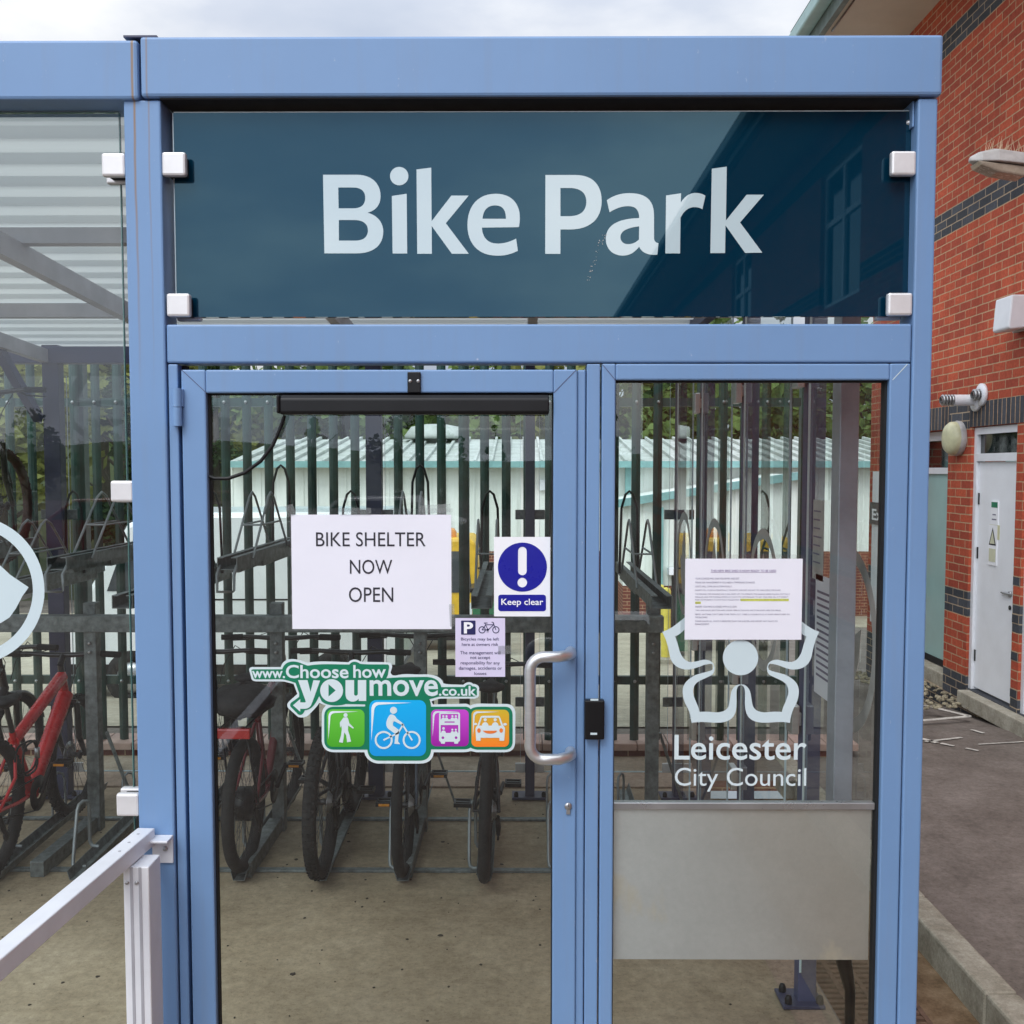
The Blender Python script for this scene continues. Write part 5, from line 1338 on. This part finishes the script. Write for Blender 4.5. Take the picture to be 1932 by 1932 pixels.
f_.shapes(*parse('M1402,330 L1525,330 L1525,530 C1528,560 1570,560 1578,530 L1578,330 L1698,330 L1698,628 L1590,628 L1588,595 C1560,640 1510,640 1480,635 C1420,620 1402,580 1402,520 Z', Zb))
tx('move', Zc, 48, 285, 897, 487, .018); tx('.co.uk', Zc, 908, 357, 1372, 483, .02)
f_.build('lettering', M['vinyl2'], stt)
tiles = [('green_tile', 't_green', rrect(595, 437, 846, 687, 38, Za)), ('blue_tile', 't_blue', rrect(45, 535, 748, 1230, 85, Zc)), ('magenta_tile', 't_mag', rrect(810, 652, 1278, 1110, 62, Zc)), ('orange_tile', 't_or', rrect(1312, 655, 1778, 1115, 62, Zc))]
to = {}
for nm, mk, pl_ in tiles:
    f_ = Flat(GY-.0024); f_.shapes(pl_); to[nm] = f_.build(nm, M[mk], stt)
# glare strokes
for nm, Zfn, x_, y_, w_ in (('green_tile', Za, 606, 449, 200), ('blue_tile', Zc, 70, 560, 500), ('magenta_tile', Zc, 830, 672, 330), ('orange_tile', Zc, 1330, 675, 330)):
    f_ = Flat(GY-.0030); k_ = w_/500
    pl_ = parse('M0,480 L0,90 C5,30 30,0 90,0 L500,8 L110,32 C60,36 40,60 34,110 Z', lambda x, y: Zfn(x_+x*k_, y_+y*k_)); f_.shapes(*pl_); f_.build('glare_mark', M['t_hi'], to[nm])
f_ = Flat(GY-.0032); f_.shapes(circ(720, 476, 13.5, 20, Za)); f_.shapes(*parse('M706,492 L730,490 C740,500 742,515 745,530 L775,560 L770,566 L738,545 L736,575 L747,610 L757,652 L730,656 L724,610 L712,590 L708,620 L702,660 L676,655 L690,610 L695,570 L692,545 L684,560 L682,525 Z', Za)); f_.build('walking_figure', M['vinyl2'], to['green_tile'])
f_ = Flat(GY-.0032)
for cx_ in (223, 570): f_.shapes(circ(cx_, 1030, 112, 40, Zc), circ(cx_, 1030, 88, 40, Zc))
f_.shapes(circ(345, 662, 44, 28, Zc)); f_.shapes(*parse('M300,718 C330,705 362,718 385,765 L460,822 L480,842 L450,845 L365,802 C345,790 335,810 338,850 L405,900 C420,930 408,960 402,1050 L430,1082 L356,1078 L368,955 L290,900 C245,870 240,790 300,718 Z', Zc))
for pts, w_ in (([(223, 1030), (400, 945), (458, 850)], 20), ([(455, 835), (575, 1032)], 20)):
    for s_ in stroke(pts, w_, Zc): f_.shapes(s_)
f_.build('cyclist_figure', M['vinyl2'], to['blue_tile'])
f_ = Flat(GY-.0032)
f_.shapes(rrect(910, 688, 1170, 1052, 24, Zc), [Zc(*p) for p in ((930, 708), (1148, 708), (1148, 774), (930, 774))], [Zc(*p) for p in ((978, 800), (1103, 800), (1103, 816), (978, 816))], [Zc(*p) for p in ((930, 845), (1148, 845), (1148, 943), (930, 943))], circ(957, 1002, 17, 16, Zc), circ(1121, 1002, 17, 16, Zc))
f_.shapes([Zc(*p) for p in ((930, 1052), (985, 1052), (982, 1076), (936, 1076))]); f_.shapes([Zc(*p) for p in ((1095, 1052), (1150, 1052), (1144, 1076), (1100, 1076))])
for cx_, cy_, r_, b0 in ((962, 735, 13, 774), (1002, 735, 13, 774), (1075, 735, 13, 774), (1118, 735, 13, 774), (965, 887, 17, 943), (1075, 903, 13, 943), (1118, 903, 13, 943)):
    f_.shapes(circ(cx_, cy_, r_, 14, Zc)); f_.shapes(*parse('M%g,%g C%g,%g %g,%g %g,%g Z' % (cx_-r_*1.7, b0, cx_-r_*1.5, b0-r_*2.4, cx_+r_*1.5, b0-r_*2.4, cx_+r_*1.7, b0), Zc))
f_.build('bus_figure', M['vinyl2'], to['magenta_tile'])
f_ = Flat(GY-.0032)
f_.shapes(parse('M1425,745 C1430,735 1440,730 1460,730 L1630,730 C1650,730 1660,735 1665,745 L1705,850 C1722,865 1728,880 1728,900 L1718,1040 L1660,1040 L1660,1003 L1425,1003 L1425,1040 L1370,1040 L1362,900 C1362,880 1370,865 1385,852 Z', Zc)[0], [Zc(*p) for p in ((1440, 755), (1650, 755), (1682, 852), (1408, 852))])
for cx_ in (1482, 1606): f_.shapes(circ(cx_, 780, 20, 18, Zc)); f_.shapes(*parse('M%g,852 C%g,795 %g,795 %g,852 Z' % (cx_-42, cx_-34, cx_+34, cx_+42), Zc))
f_.shapes(circ(1362, 832, 14, 14, Zc, rx=22)); f_.shapes(circ(1728, 836, 16, 14, Zc, rx=24)); co_ = f_.build('car_figure', M['vinyl2'], to['orange_tile'])
f_ = Flat(GY-.0038); f_.shapes(circ(1404, 912, 28, 20, Zc, rx=22)); f_.shapes(circ(1680, 912, 28, 20, Zc, rx=22)); f_.shapes(*parse('M1452,915 L1632,915 C1600,965 1490,965 1452,915 Z', Zc)); f_.build('smile_mark', M['t_smile'], to['orange_tile'])

# ================================================================== TWO TIER RACK
rk = thing('bike_rack', 'two tier galvanised bike rack filling the shelter', 'bike rack', (-1, 3, 0))
RXS = [-.165+.405*k for k in range(-8, 3)]
FY, BY = 2.285, 3.60
def channel(x, y0_, z0_, y1_, z1_, w, h, t=.003):
    mb = MB()
    def sec(y, z): return [(x-w/2, y, z+h), (x-w*.33, y, z), (x+w*.33, y, z), (x+w/2, y, z+h), (x+w/2-t, y, z+h), (x+w*.33-t, y, z+t), (x-w*.33+t, y, z+t), (x-w/2+t, y, z+h)]
    v = sec(y0_, z0_)+sec(y1_, z1_); fs = [(i, (i+1) % 8, 8+(i+1) % 8, 8+i) for i in range(8)]
    fs += [(0, 1, 6, 7), (1, 2, 5, 6), (2, 3, 4, 5), (8, 9, 14, 15), (9, 10, 13, 14), (10, 11, 12, 13)]
    return mb.add(v, fs)
for i, x in enumerate(RXS):
    lo = channel(x, FY, .018, BY, .06, .085, .045).build('lower_tray', M['galv'], rk)
    h = MB(); yy = 3.10; xo = x-.075
    h.tube([(xo, yy, .02), (xo, yy, .26), (xo+.004, yy+.012, .29), (xo+.02, yy+.03, .305), (xo+.035, yy+.06, .29), (xo+.04, yy+.075, .25), (xo+.04, yy+.08, .02)], .007, 8)
    xo = x-.085
    h.tube([(xo+.075, 2.44, .028), (xo+.02, 2.44, .022), (xo+.004, 2.445, .035), (xo, 2.46, .06), (xo, 2.52, .29), (xo+.004, 2.535, .315), (xo+.014, 2.56, .325), (xo+.024, 2.585, .315), (xo+.028, 2.60, .29), (xo+.028, 2.60, .10), (xo+.04, 2.60, .075), (xo+.075, 2.60, .07)], .0095, 8)
    h.build('wheel_hoop', M['wire'], lo)
    up = .0 if i % 2 == 0 else .15
    zt_ = 1.42+up
    # upper tray: rectangular C channel
    c = MB(); W_ = .095; H_ = .06; yA, yB = 1.92+(.0 if i % 2 == 0 else .25), 3.62
    c.box(x-W_/2, x+W_/2, yA, yB, zt_, zt_+.004).box(x-W_/2, x-W_/2+.004, yA, yB, zt_+.004, zt_+H_).box(x+W_/2-.004, x+W_/2, yA, yB, zt_+.004, zt_+H_)
    c.box(x-W_/2+.004, x-.018, yA, yB, zt_+H_-.004, zt_+H_).box(x+.018, x+W_/2-.004, yA, yB, zt_+H_-.004, zt_+H_)
    uo = c.build('upper_tray', M['galv'], rk)
    MB().box(x-.028, x+.028, 2.75, 3.55, zt_-.035, zt_-.002).box(x-.022, x+.022, 2.3, 2.745, zt_-.025, zt_-.002).build('slide_rail', M['galv'], uo)
    hp_ = MB()
    for sg_ in (-1, 1):
        xs2 = x+sg_*.05
        hp_.tube([(xs2, 2.45, zt_+.03), (xs2, 2.78, zt_+.33), (xs2, 2.84, zt_+.355), (xs2, 2.90, zt_+.33), (xs2, 3.22, zt_+.04)], .0065, 8)
        hp_.tube([(xs2, 2.62, zt_+.19), (xs2, 3.05, zt_+.19)], .0055, 6)
    hp_.tube([(x-.05, 2.62, zt_+.19), (x+.05, 2.62, zt_+.19)], .0055, 6)
    hp_.build('wheel_guide', M['wire'], uo)
    tp_ = MB(); hh = .50; yl = 3.30
    tp_.tube([(x-.055, yl, zt_+.02), (x-.045, yl, zt_+hh-.10), (x-.022, yl, zt_+hh-.02), (x, yl, zt_+hh), (x+.022, yl, zt_+hh-.02), (x+.045, yl, zt_+hh-.10), (x+.055, yl, zt_+.02)], .0075, 8)
    tp_.build('wheel_hoop', M['black'], uo)
    hn = MB(); hn.tube([(x-.04, yA+.02, zt_+.02), (x-.04, yA-.03, zt_-.02), (x-.04, yA-.03, zt_-.10), (x+.04, yA-.03, zt_-.10), (x+.04, yA-.03, zt_-.02), (x+.04, yA+.02, zt_+.02)], .008, 8)
    if i % 2 == 1: hn.build('pull_handle', M['wire'], uo)
for yy in (2.45, 3.215): MB().box(RXS[0]-.2, RXS[-1]+.2, yy-.02, yy+.02, .002, .014).build('floor_bar', M['galv'], rk, bevel=.001)
zr = Z(1175, 3.0)
MB().box(RXS[0]-.2, .80, 2.93, 3.01, zr-.045, zr+.045).build('cross_rail', M['galv'], rk, bevel=.003)
for x in (-2.40, -1.355, -.55, .755):
    u_ = MB().box(x-.035, x+.035, 3.02, 3.09, .0, 1.30).build('upright', M['galv'], rk, bevel=.003)
    MB().box(x-.05, x+.02, 2.36, 3.015, .002, .082).build('base_beam', M['galv'], u_, bevel=.003)
    MB().obox((x+.05, 3.1, .55), (x+.20, 3.12, .1), .03, .012).build('brace', M['galv'], u_)
    bt = MB()
    for zz in (zr-.12, zr-.17): bt.lathe([(.001, -.012), (.009, -.012), (.009, 0)], (x, 3.019, zz), (0, 1, 0), 8)
    bt.build('bolt', M['silver'], u_)

# grit and leaf scraps on the shelter floor
gt = MB(); rg_ = random.Random(21)
for k in range(150):
    x = rg_.uniform(-2.6, 1.0); y = rg_.uniform(.9, 3.5); r = rg_.uniform(.002, .007)*(1.8 if k % 9 == 0 else 1)
    a = rg_.uniform(0, 6.3); gt.prism([(x+math.cos(a+q)*r*rg_.uniform(.6, 1.3), y+math.sin(a+q)*r*rg_.uniform(.5, 1.2)) for q in (0, 1.3, 2.6, 3.9, 5.1)], 'z', .0005, .0035)
tag(gt.build('floor_grit', M['bark']), 'dark grit and leaf scraps scattered on the shelter floor', 'grit', kind='stuff')

# ================================================================== BICYCLES
def bicycle(label, x, y, z, frame_m, scale=1.0, tyre_w=.026, knob=0, tyre_m=None, wheel_r=.335, bar='flat', saddle_z=.94, bar_z=1.0, fat=1.0,
            mudguard=False, bag=False, rearlight=False, motor=False, lean=0.0, amber=True, pedal=0.4, tilt=0.0, steer=0.0, lock=False):
    b = thing('bicycle', label, 'bicycle', (x, y, z), group='bicycles parked in the rack')
    b.rotation_euler = (tilt, lean, 0)
    W = wheel_r; r = W-tyre_w*1.0; tyre_m = tyre_m or M['rubber']
    ra = Vector((0, 0, W)); fa = Vector((0, 1.0, W))
    def wheel(c):
        w = MB(); w.ring(c, r-.012, .011, 56, 8, rz=.010)
        nsp = 28
        for k in range(nsp):
            a0 = 2*PI*k/nsp; a1 = a0+(.32 if k % 2 else -.32); s_ = -1 if (k//2) % 2 else 1
            w.tube([c+Vector((s_*.022, math.cos(a1)*.022, math.sin(a1)*.022)), c+Vector((0, math.cos(a0)*(r-.02), math.sin(a0)*(r-.02)))], .0013, 4, cap=False)
        w.lathe([(.012, -.04), (.026, -.034), (.026, -.026), (.014, -.02), (.014, .02), (.026, .026), (.026, .034), (.012, .04)], c, (1, 0, 0), 14)
        w.cyl(c+Vector((-.065, 0, 0)), c+Vector((.065, 0, 0)), .006, 8)
        wo = w.build('wheel', M['spoke'], b, world=False)
        MB().ring(c, r, tyre_w, 64, 12, knob=knob).build('tyre', tyre_m, wo, world=False)
        return wo
    wr = wheel(ra)
    wf = wheel(fa)
    cs = MB()
    for k in range(6): cs.lathe([(.02, .028+k*.004), (.055-k*.005, .028+k*.004), (.055-k*.005, .030+k*.004), (.02, .030+k*.004)], ra, (1, 0, 0), 22)
    cs.build('cassette', M['silver'], wr, world=False)
    bb_ = Vector((0, .44, W-.05)); st_ = Vector((0, .27, .80*saddle_z/.94-.06)); ht = Vector((0, .85, bar_z-.12)); hb = Vector((0, .895, bar_z-.27))
    fm = MB(); f2 = fat
    fm.tube([bb_, st_], [.018*f2, .017], 12); fm.tube([bb_, hb+Vector((0, 0, .02))], [.023*f2, .026*f2], 12); fm.tube([st_+Vector((0, .012, -.05)), ht+Vector((0, 0, -.02))], [.017*f2, .021*f2], 12)
    fm.tube([hb, ht], [.024, .023], 12)
    for s_ in (-1, 1):
        fm.tube([bb_+Vector((s_*.02, -.02, 0)), Vector((s_*.05, .22, W-.03)), ra+Vector((s_*.062, 0, 0))], [.012, .010, .009], 8)
        fm.tube([st_+Vector((s_*.012, 0, -.07)), Vector((s_*.045, .2, st_.z-.22)), ra+Vector((s_*.062, 0, 0))], [.009, .009, .008], 8)
    fm.lathe([(.024, -.04), (.026, -.035), (.026, .035), (.024, .04)], bb_, (1, 0, 0), 16)
    fm.build('frame', frame_m, b, world=False)
    fk = MB(); crown = hb+Vector((0, .008, -.03))
    fk.tube([hb, crown], .020, 10)
    fk.tube([crown+Vector((-.062, 0, 0)), crown, crown+Vector((.062, 0, 0))], .018, 10)
    for s_ in (-1, 1): fk.tube([crown+Vector((s_*.060, 0, 0)), crown+Vector((s_*.060, .02, -.2)), fa+Vector((s_*.062, 0, 0))], [.017, .018, .012], 10)
    fk.build('fork', M['rack_paint'], b, world=False)
    bars = MB(); hc = ht+Vector((0, .03, .10)); stt_ = ht+Vector((0, -.01, .05))
    bars.tube([ht, stt_], .017, 10); bars.tube([stt_, hc], .018, 10)
    pts = [Vector((s_*q, hc.y-dy, hc.z+dz)) for s_, q, dy, dz in ((-1, .34, .05, .012), (-1, .2, .03, .014), (-1, .06, 0, 0), (1, .06, 0, 0), (1, .2, .03, .014), (1, .34, .05, .012))]
    bars.tube(pts, [.011, .0125, .015, .015, .0125, .011], 10)
    bo = bars.build('handlebar', M['rack_paint'], b, world=False)
    for s_ in (-1, 1):
        MB().tube([Vector((s_*.225, hc.y-.033, hc.z+.014)), Vector((s_*.345, hc.y-.05, hc.z+.012))], .0165, 12).build('grip', M['rubber'], bo, world=False)
        MB().tube([Vector((s_*.19, hc.y-.025, hc.z+.005)), Vector((s_*.20, hc.y+.03, hc.z-.012)), Vector((s_*.31, hc.y+.04, hc.z-.02))], [.008, .006, .004], 8).build('brake_lever', M['black'], bo, world=False)
    cb_ = MB()
    for s_ in (-1, 1): cb_.tube([Vector((s_*.18, hc.y+.01, hc.z)), Vector((s_*.10, hc.y+.10, hc.z+.02)), Vector((s_*.03, hc.y+.09, hc.z-.10)), hb+Vector((s_*.02, .03, .05))], .0028, 6)
    cb_.build('brake_cable', M['black'], bo, world=False)
    sp_ = MB(); stop_ = Vector((0, .22, saddle_z-.05)); sp_.tube([st_, stop_], .0135, 10); sp_.tube([stop_+Vector((0, -.06, .01)), stop_+Vector((0, .07, .01))], .012, 8)
    so_ = sp_.build('seat_post', M['rack_paint'], b, world=False)
    # saddle: lofted
    sd = MB(); secs_ = []
    for yy, hw, zz, th in ((-.13, .055, .010, .02), (-.10, .078, .014, .035), (-.04, .072, .006, .04), (.03, .042, .0, .035), (.09, .024, .0, .03), (.14, .014, -.004, .022)):
        c = Vector((0, stop_.y+yy, saddle_z+zz-.01))
        secs_.append([c+Vector((hw*math.cos(t), 0, (th*.5 if math.sin(t) > 0 else th)*math.sin(t))) for t in [2*PI*k/12 for k in range(12)]])
    vv_ = [p for s_ in secs_ for p in s_]; ff_ = [(i*12+k, i*12+(k+1) % 12, (i+1)*12+(k+1) % 12, (i+1)*12+k) for i in range(5) for k in range(12)]
    ff_ += [tuple(range(12)), tuple(range(60, 72))]; sd.add(vv_, ff_, True); sd.build('saddle', M['bag'], b, world=False)
    # cranks, pedals, chain
    ck = MB(); pa_ = pedal
    ck.lathe([(.03, .044), (.092, .044), (.094, .047), (.03, .049)], bb_, (1, 0, 0), 32)
    pe = []
    for s_ in (-1, 1):
        d_ = Vector((0, math.cos(pa_), math.sin(pa_)))*(s_*.17); p0 = bb_+Vector((s_*.06, 0, 0)); p1 = bb_+Vector((s_*.075, 0, 0))+d_
        ck.tube([p0, p1], [.014, .010], 8); pe.append((s_, p1))
    ck.tube([bb_+Vector((.046, 0, .09)), ra+Vector((.046, 0, .05))], .004, 6); ck.tube([bb_+Vector((.046, 0, -.09)), ra+Vector((.046, .02, -.05))], .004, 6)
    co2 = ck.build('crank', M['black'], b, world=False)
    for s_, p1 in pe:
        c = p1+Vector((s_*.055, 0, 0)); pm_ = MB()
        pm_.box(c.x-.045, c.x+.045, c.y-.045, c.y-.033, c.z-.010, c.z+.010).box(c.x-.045, c.x+.045, c.y+.033, c.y+.045, c.z-.010, c.z+.010).box(c.x-.045, c.x-.036, c.y-.033, c.y+.033, c.z-.009, c.z+.009).box(c.x+.036, c.x+.045, c.y-.033, c.y+.033, c.z-.009, c.z+.009).box(c.x-.036, c.x+.036, c.y-.012, c.y+.012, c.z-.008, c.z+.008)
        po = pm_.build('pedal', M['black'], co2, bevel=.001, world=False)
        if amber: MB().box(c.x-.028, c.x+.028, c.y-.050, c.y-.0455, c.z-.006, c.z+.006).build('reflector', M['amber'], co2, world=False)
    # derailleur
    MB().tube([ra+Vector((.055, .01, -.03)), ra+Vector((.06, .03, -.09)), ra+Vector((.06, .06, -.14))], [.012, .014, .010], 8).lathe([(.001, -.006), (.024, -.005), (.024, .005), (.001, .006)], ra+Vector((.06, .065, -.145)), (1, 0, 0), 14).build('derailleur', M['black'], b, world=False)
    if mudguard:
        for c in (ra, fa):
            mg = MB(); vs2 = []; n_ = 18
            for k in range(n_+1):
                t = R(20+ (150 if c is ra else 110)*k/n_) if c is fa else R(35+150*k/n_); e = Vector((0, math.cos(t), math.sin(t))); rr_ = W+.018
                for q, dz_ in ((-.032, -.012), (-.02, 0), (.02, 0), (.032, -.012)): vs2.append(c+e*(rr_+dz_)+Vector((q, 0, 0)))
            mg.add(vs2, [(k*4+j, k*4+j+1, (k+1)*4+j+1, (k+1)*4+j) for k in range(n_) for j in range(3)], True)
            mg.build('mudguard', M['black'], b, world=False)
    if rearlight:
        MB().box(-.085, .085, -.20, -.165, W*2+.045, W*2+.095).build('rear_light', M['redlight'], b, bevel=.006, world=False)
    if bag:
        rkm = MB()
        for s_ in (-1, 1): rkm.tube([(s_*.06, .18, W*2+.10), (s_*.06, -.18, W*2+.10), (s_*.07, 0, W)], .006, 6)
        rkm.build('luggage_rack', M['black'], b, world=False)
        bg = MB(); 
        rnd2 = random.Random(3); n1_, n2_ = 16, 10; vs2 = []
        for i in range(n2_+1):
            ph = PI*i/n2_
            for k in range(n1_):
                t = 2*PI*k/n1_; q = 1+rnd2.uniform(-.12, .12)
                vs2.append(Vector((math.cos(t)*math.sin(ph)*.15*q, .0+math.sin(t)*math.sin(ph)*.17*q, W*2+.19+math.cos(ph)*.085*q)))
        bg.add(vs2, [(i*n1_+k, i*n1_+(k+1) % n1_, (i+1)*n1_+(k+1) % n1_, (i+1)*n1_+k) for i in range(n2_) for k in range(n1_)], True)
        bg.build('pannier_bag', M['bag'], b, world=False)
    if lock:
        lc = MB(); q_ = []
        for k_ in range(40):
            t_ = k_/39*4*PI; q_.append(Vector((.05+.02*math.sin(t_*.5), .33+.10*math.cos(t_), saddle_z-.34+.09*math.sin(t_)+.01*math.sin(t_*3))))
        lc.tube(q_, .006, 6).build('lock_cable', M['wire'] if False else M['black'], b, world=False)
        MB().lathe([(.001, -.03), (.013, -.028), (.013, .028), (.001, .03)], (.05, .43, saddle_z-.34), (0, 0, 1), 12).build('padlock', M['silver'], b, world=False)
    # valve stems and brake discs
    for c_ in (ra, fa): MB().lathe([(.045, -.034), (.078, -.034), (.078, -.032), (.045, -.032)], c_, (1, 0, 0), 28).build('brake_disc', M['silver'], wr if c_ is ra else wf, world=False)
    if motor:
        MB().lathe([(.001, -.05), (.05, -.05), (.085, -.03), (.085, .03), (.05, .05), (.001, .05)], ra, (1, 0, 0), 24).build('hub_motor', M['black'], wr, world=False)
    return b
BYR = 2.42+.30
bicycle('black bicycle with red rear light and black bag, leftmost seen through the door', RXS[5], 2.41, .03, M['bikemaroon'], wheel_r=.335, tyre_w=.031, bag=True, rearlight=True, motor=True, bar_z=1.05, saddle_z=.95, pedal=.5)
bicycle('black mountain bicycle with knobbly tyres and mudguards, second seen through the door', RXS[6], 2.33, .03, M['rack_paint'], wheel_r=.37, tyre_w=.034, knob=64, mudguard=False, bar_z=.98, saddle_z=.86, pedal=-.45, lean=R(.8), amber=False)
bicycle('slim black bicycle with narrow tyres and amber pedal reflectors, third seen through the door', RXS[7], 2.36, .03, M['bikeblue'], wheel_r=.345, tyre_w=.027, bar_z=1.07, saddle_z=1.00, pedal=.15, rearlight=False, lock=True)
bicycle('black bicycle with broad black saddle, rightmost seen through the door', RXS[8], 2.29, .03, M['rack_paint'], wheel_r=.34, tyre_w=.028, bar_z=.92, saddle_z=.93, pedal=.02, amber=False, lean=R(1.5))
bicycle('black bicycle mostly hidden behind the left blue post', RXS[4], 2.40, .03, M['bikeblue'], wheel_r=.33, tyre_w=.024, bar_z=.97, saddle_z=.90, pedal=1.2)
bicycle('bright red mountain bicycle seen through the left pane', RXS[2], 2.24, .03, M['bikered'], wheel_r=.35, tyre_w=.031, knob=64, bar_z=.98, saddle_z=.86, fat=1.7, pedal=.9, lock=True)
bicycle('black bicycle at the far left edge beside the red one', RXS[1], 2.35, .03, M['rack_paint'], wheel_r=.34, tyre_w=.024, bar_z=1.0, saddle_z=.93, mudguard=True, rearlight=True)
bicycle('black bicycle with brown tyres on the upper tier at far left', RXS[1], 2.28, 1.50, M['rack_paint'], wheel_r=.335, tyre_w=.027, tyre_m=M['rubber_red'], bar_z=1.0, saddle_z=.9, knob=50)

# ================================================================== WORLD AND SUN
w = bpy.data.worlds.new('World'); S.world = w; w.use_nodes = True
nt = w.node_tree; nt.nodes.clear()
out = nt.nodes.new('ShaderNodeOutputWorld'); bg = nt.nodes.new('ShaderNodeBackground'); bg.inputs['Strength'].default_value = .1
SUN_EL, SUN_AZ = R(48), R(205)
sky = nt.nodes.new('ShaderNodeTexSky'); sky.sky_type = 'NISHITA'; sky.sun_disc = False; sky.sun_elevation = SUN_EL; sky.sun_rotation = SUN_AZ
tc = nt.nodes.new('ShaderNodeTexCoord'); sp = nt.nodes.new('ShaderNodeSeparateXYZ'); nt.links.new(tc.outputs['Generated'], sp.inputs[0])
mp = nt.nodes.new('ShaderNodeMapping'); mp.inputs['Scale'].default_value = (1.6, 1.6, 4.0); nt.links.new(tc.outputs['Generated'], mp.inputs[0])
n1 = N(nt, 'ShaderNodeTexNoise', Scale=1.6, Detail=7.0, Roughness=.5); nt.links.new(mp.outputs[0], n1.inputs['Vector'])
cl = ramp(nt, [(0.34, (.52, .59, .72)), (0.48, (.66, .71, .81)), (0.62, (.98, .99, 1.0))]); nt.links.new(n1.outputs['Fac'], cl.inputs[0])
zz = mathn(nt, 'MAXIMUM', sp.outputs[2], 0.0)
g1 = mathn(nt, 'MULTIPLY_ADD', mathn(nt, 'POWER', zz, 1.3), 1.3, 0.0)       # brighter to the zenith
back = mathn(nt, 'MULTIPLY', mathn(nt, 'MAXIMUM', mathn(nt, 'MULTIPLY', sp.outputs[1], -1.0), 0.0), 1.4)   # brighter where the sun sits
gain = mathn(nt, 'MULTIPLY', mathn(nt, 'ADD', mathn(nt, 'ADD', g1, back), .62), 11.5)
sc = N(nt, 'ShaderNodeVectorMath', operation='SCALE'); nt.links.new(cl.outputs[0], sc.inputs[0]); nt.links.new(gain, sc.inputs['Scale'])
c = mix(nt, .08, sc.outputs[0], sky.outputs[0])
nt.links.new(c, bg.inputs[0]); nt.links.new(bg.outputs[0], out.inputs[0])
sl_ = bpy.data.lights.new('sun', 'SUN'); sl_.energy = 1.4; sl_.angle = R(25); sl_.color = (1.0, .98, .94)
so_ = bpy.data.objects.new('sun', sl_); COL.objects.link(so_)
# direction towards the sun: behind the camera, to the left
sd_ = Vector((-.42*math.cos(SUN_EL), -.91*math.cos(SUN_EL), math.sin(SUN_EL)))
so_.rotation_euler = sd_.to_track_quat('Z', 'Y').to_euler()
sky.sun_rotation = math.atan2(sd_.x, sd_.y)
S.view_settings.view_transform = 'Standard'; S.view_settings.look = 'None'; S.view_settings.exposure = 0; S.view_settings.gamma = 1
S.render.engine = 'CYCLES'
S.cycles.max_bounces = 10; S.cycles.transparent_max_bounces = 24; S.cycles.glossy_bounces = 5; S.cycles.diffuse_bounces = 4
S.cycles.caustics_reflective = False; S.cycles.caustics_refractive = False
S.cycles.use_denoising = True
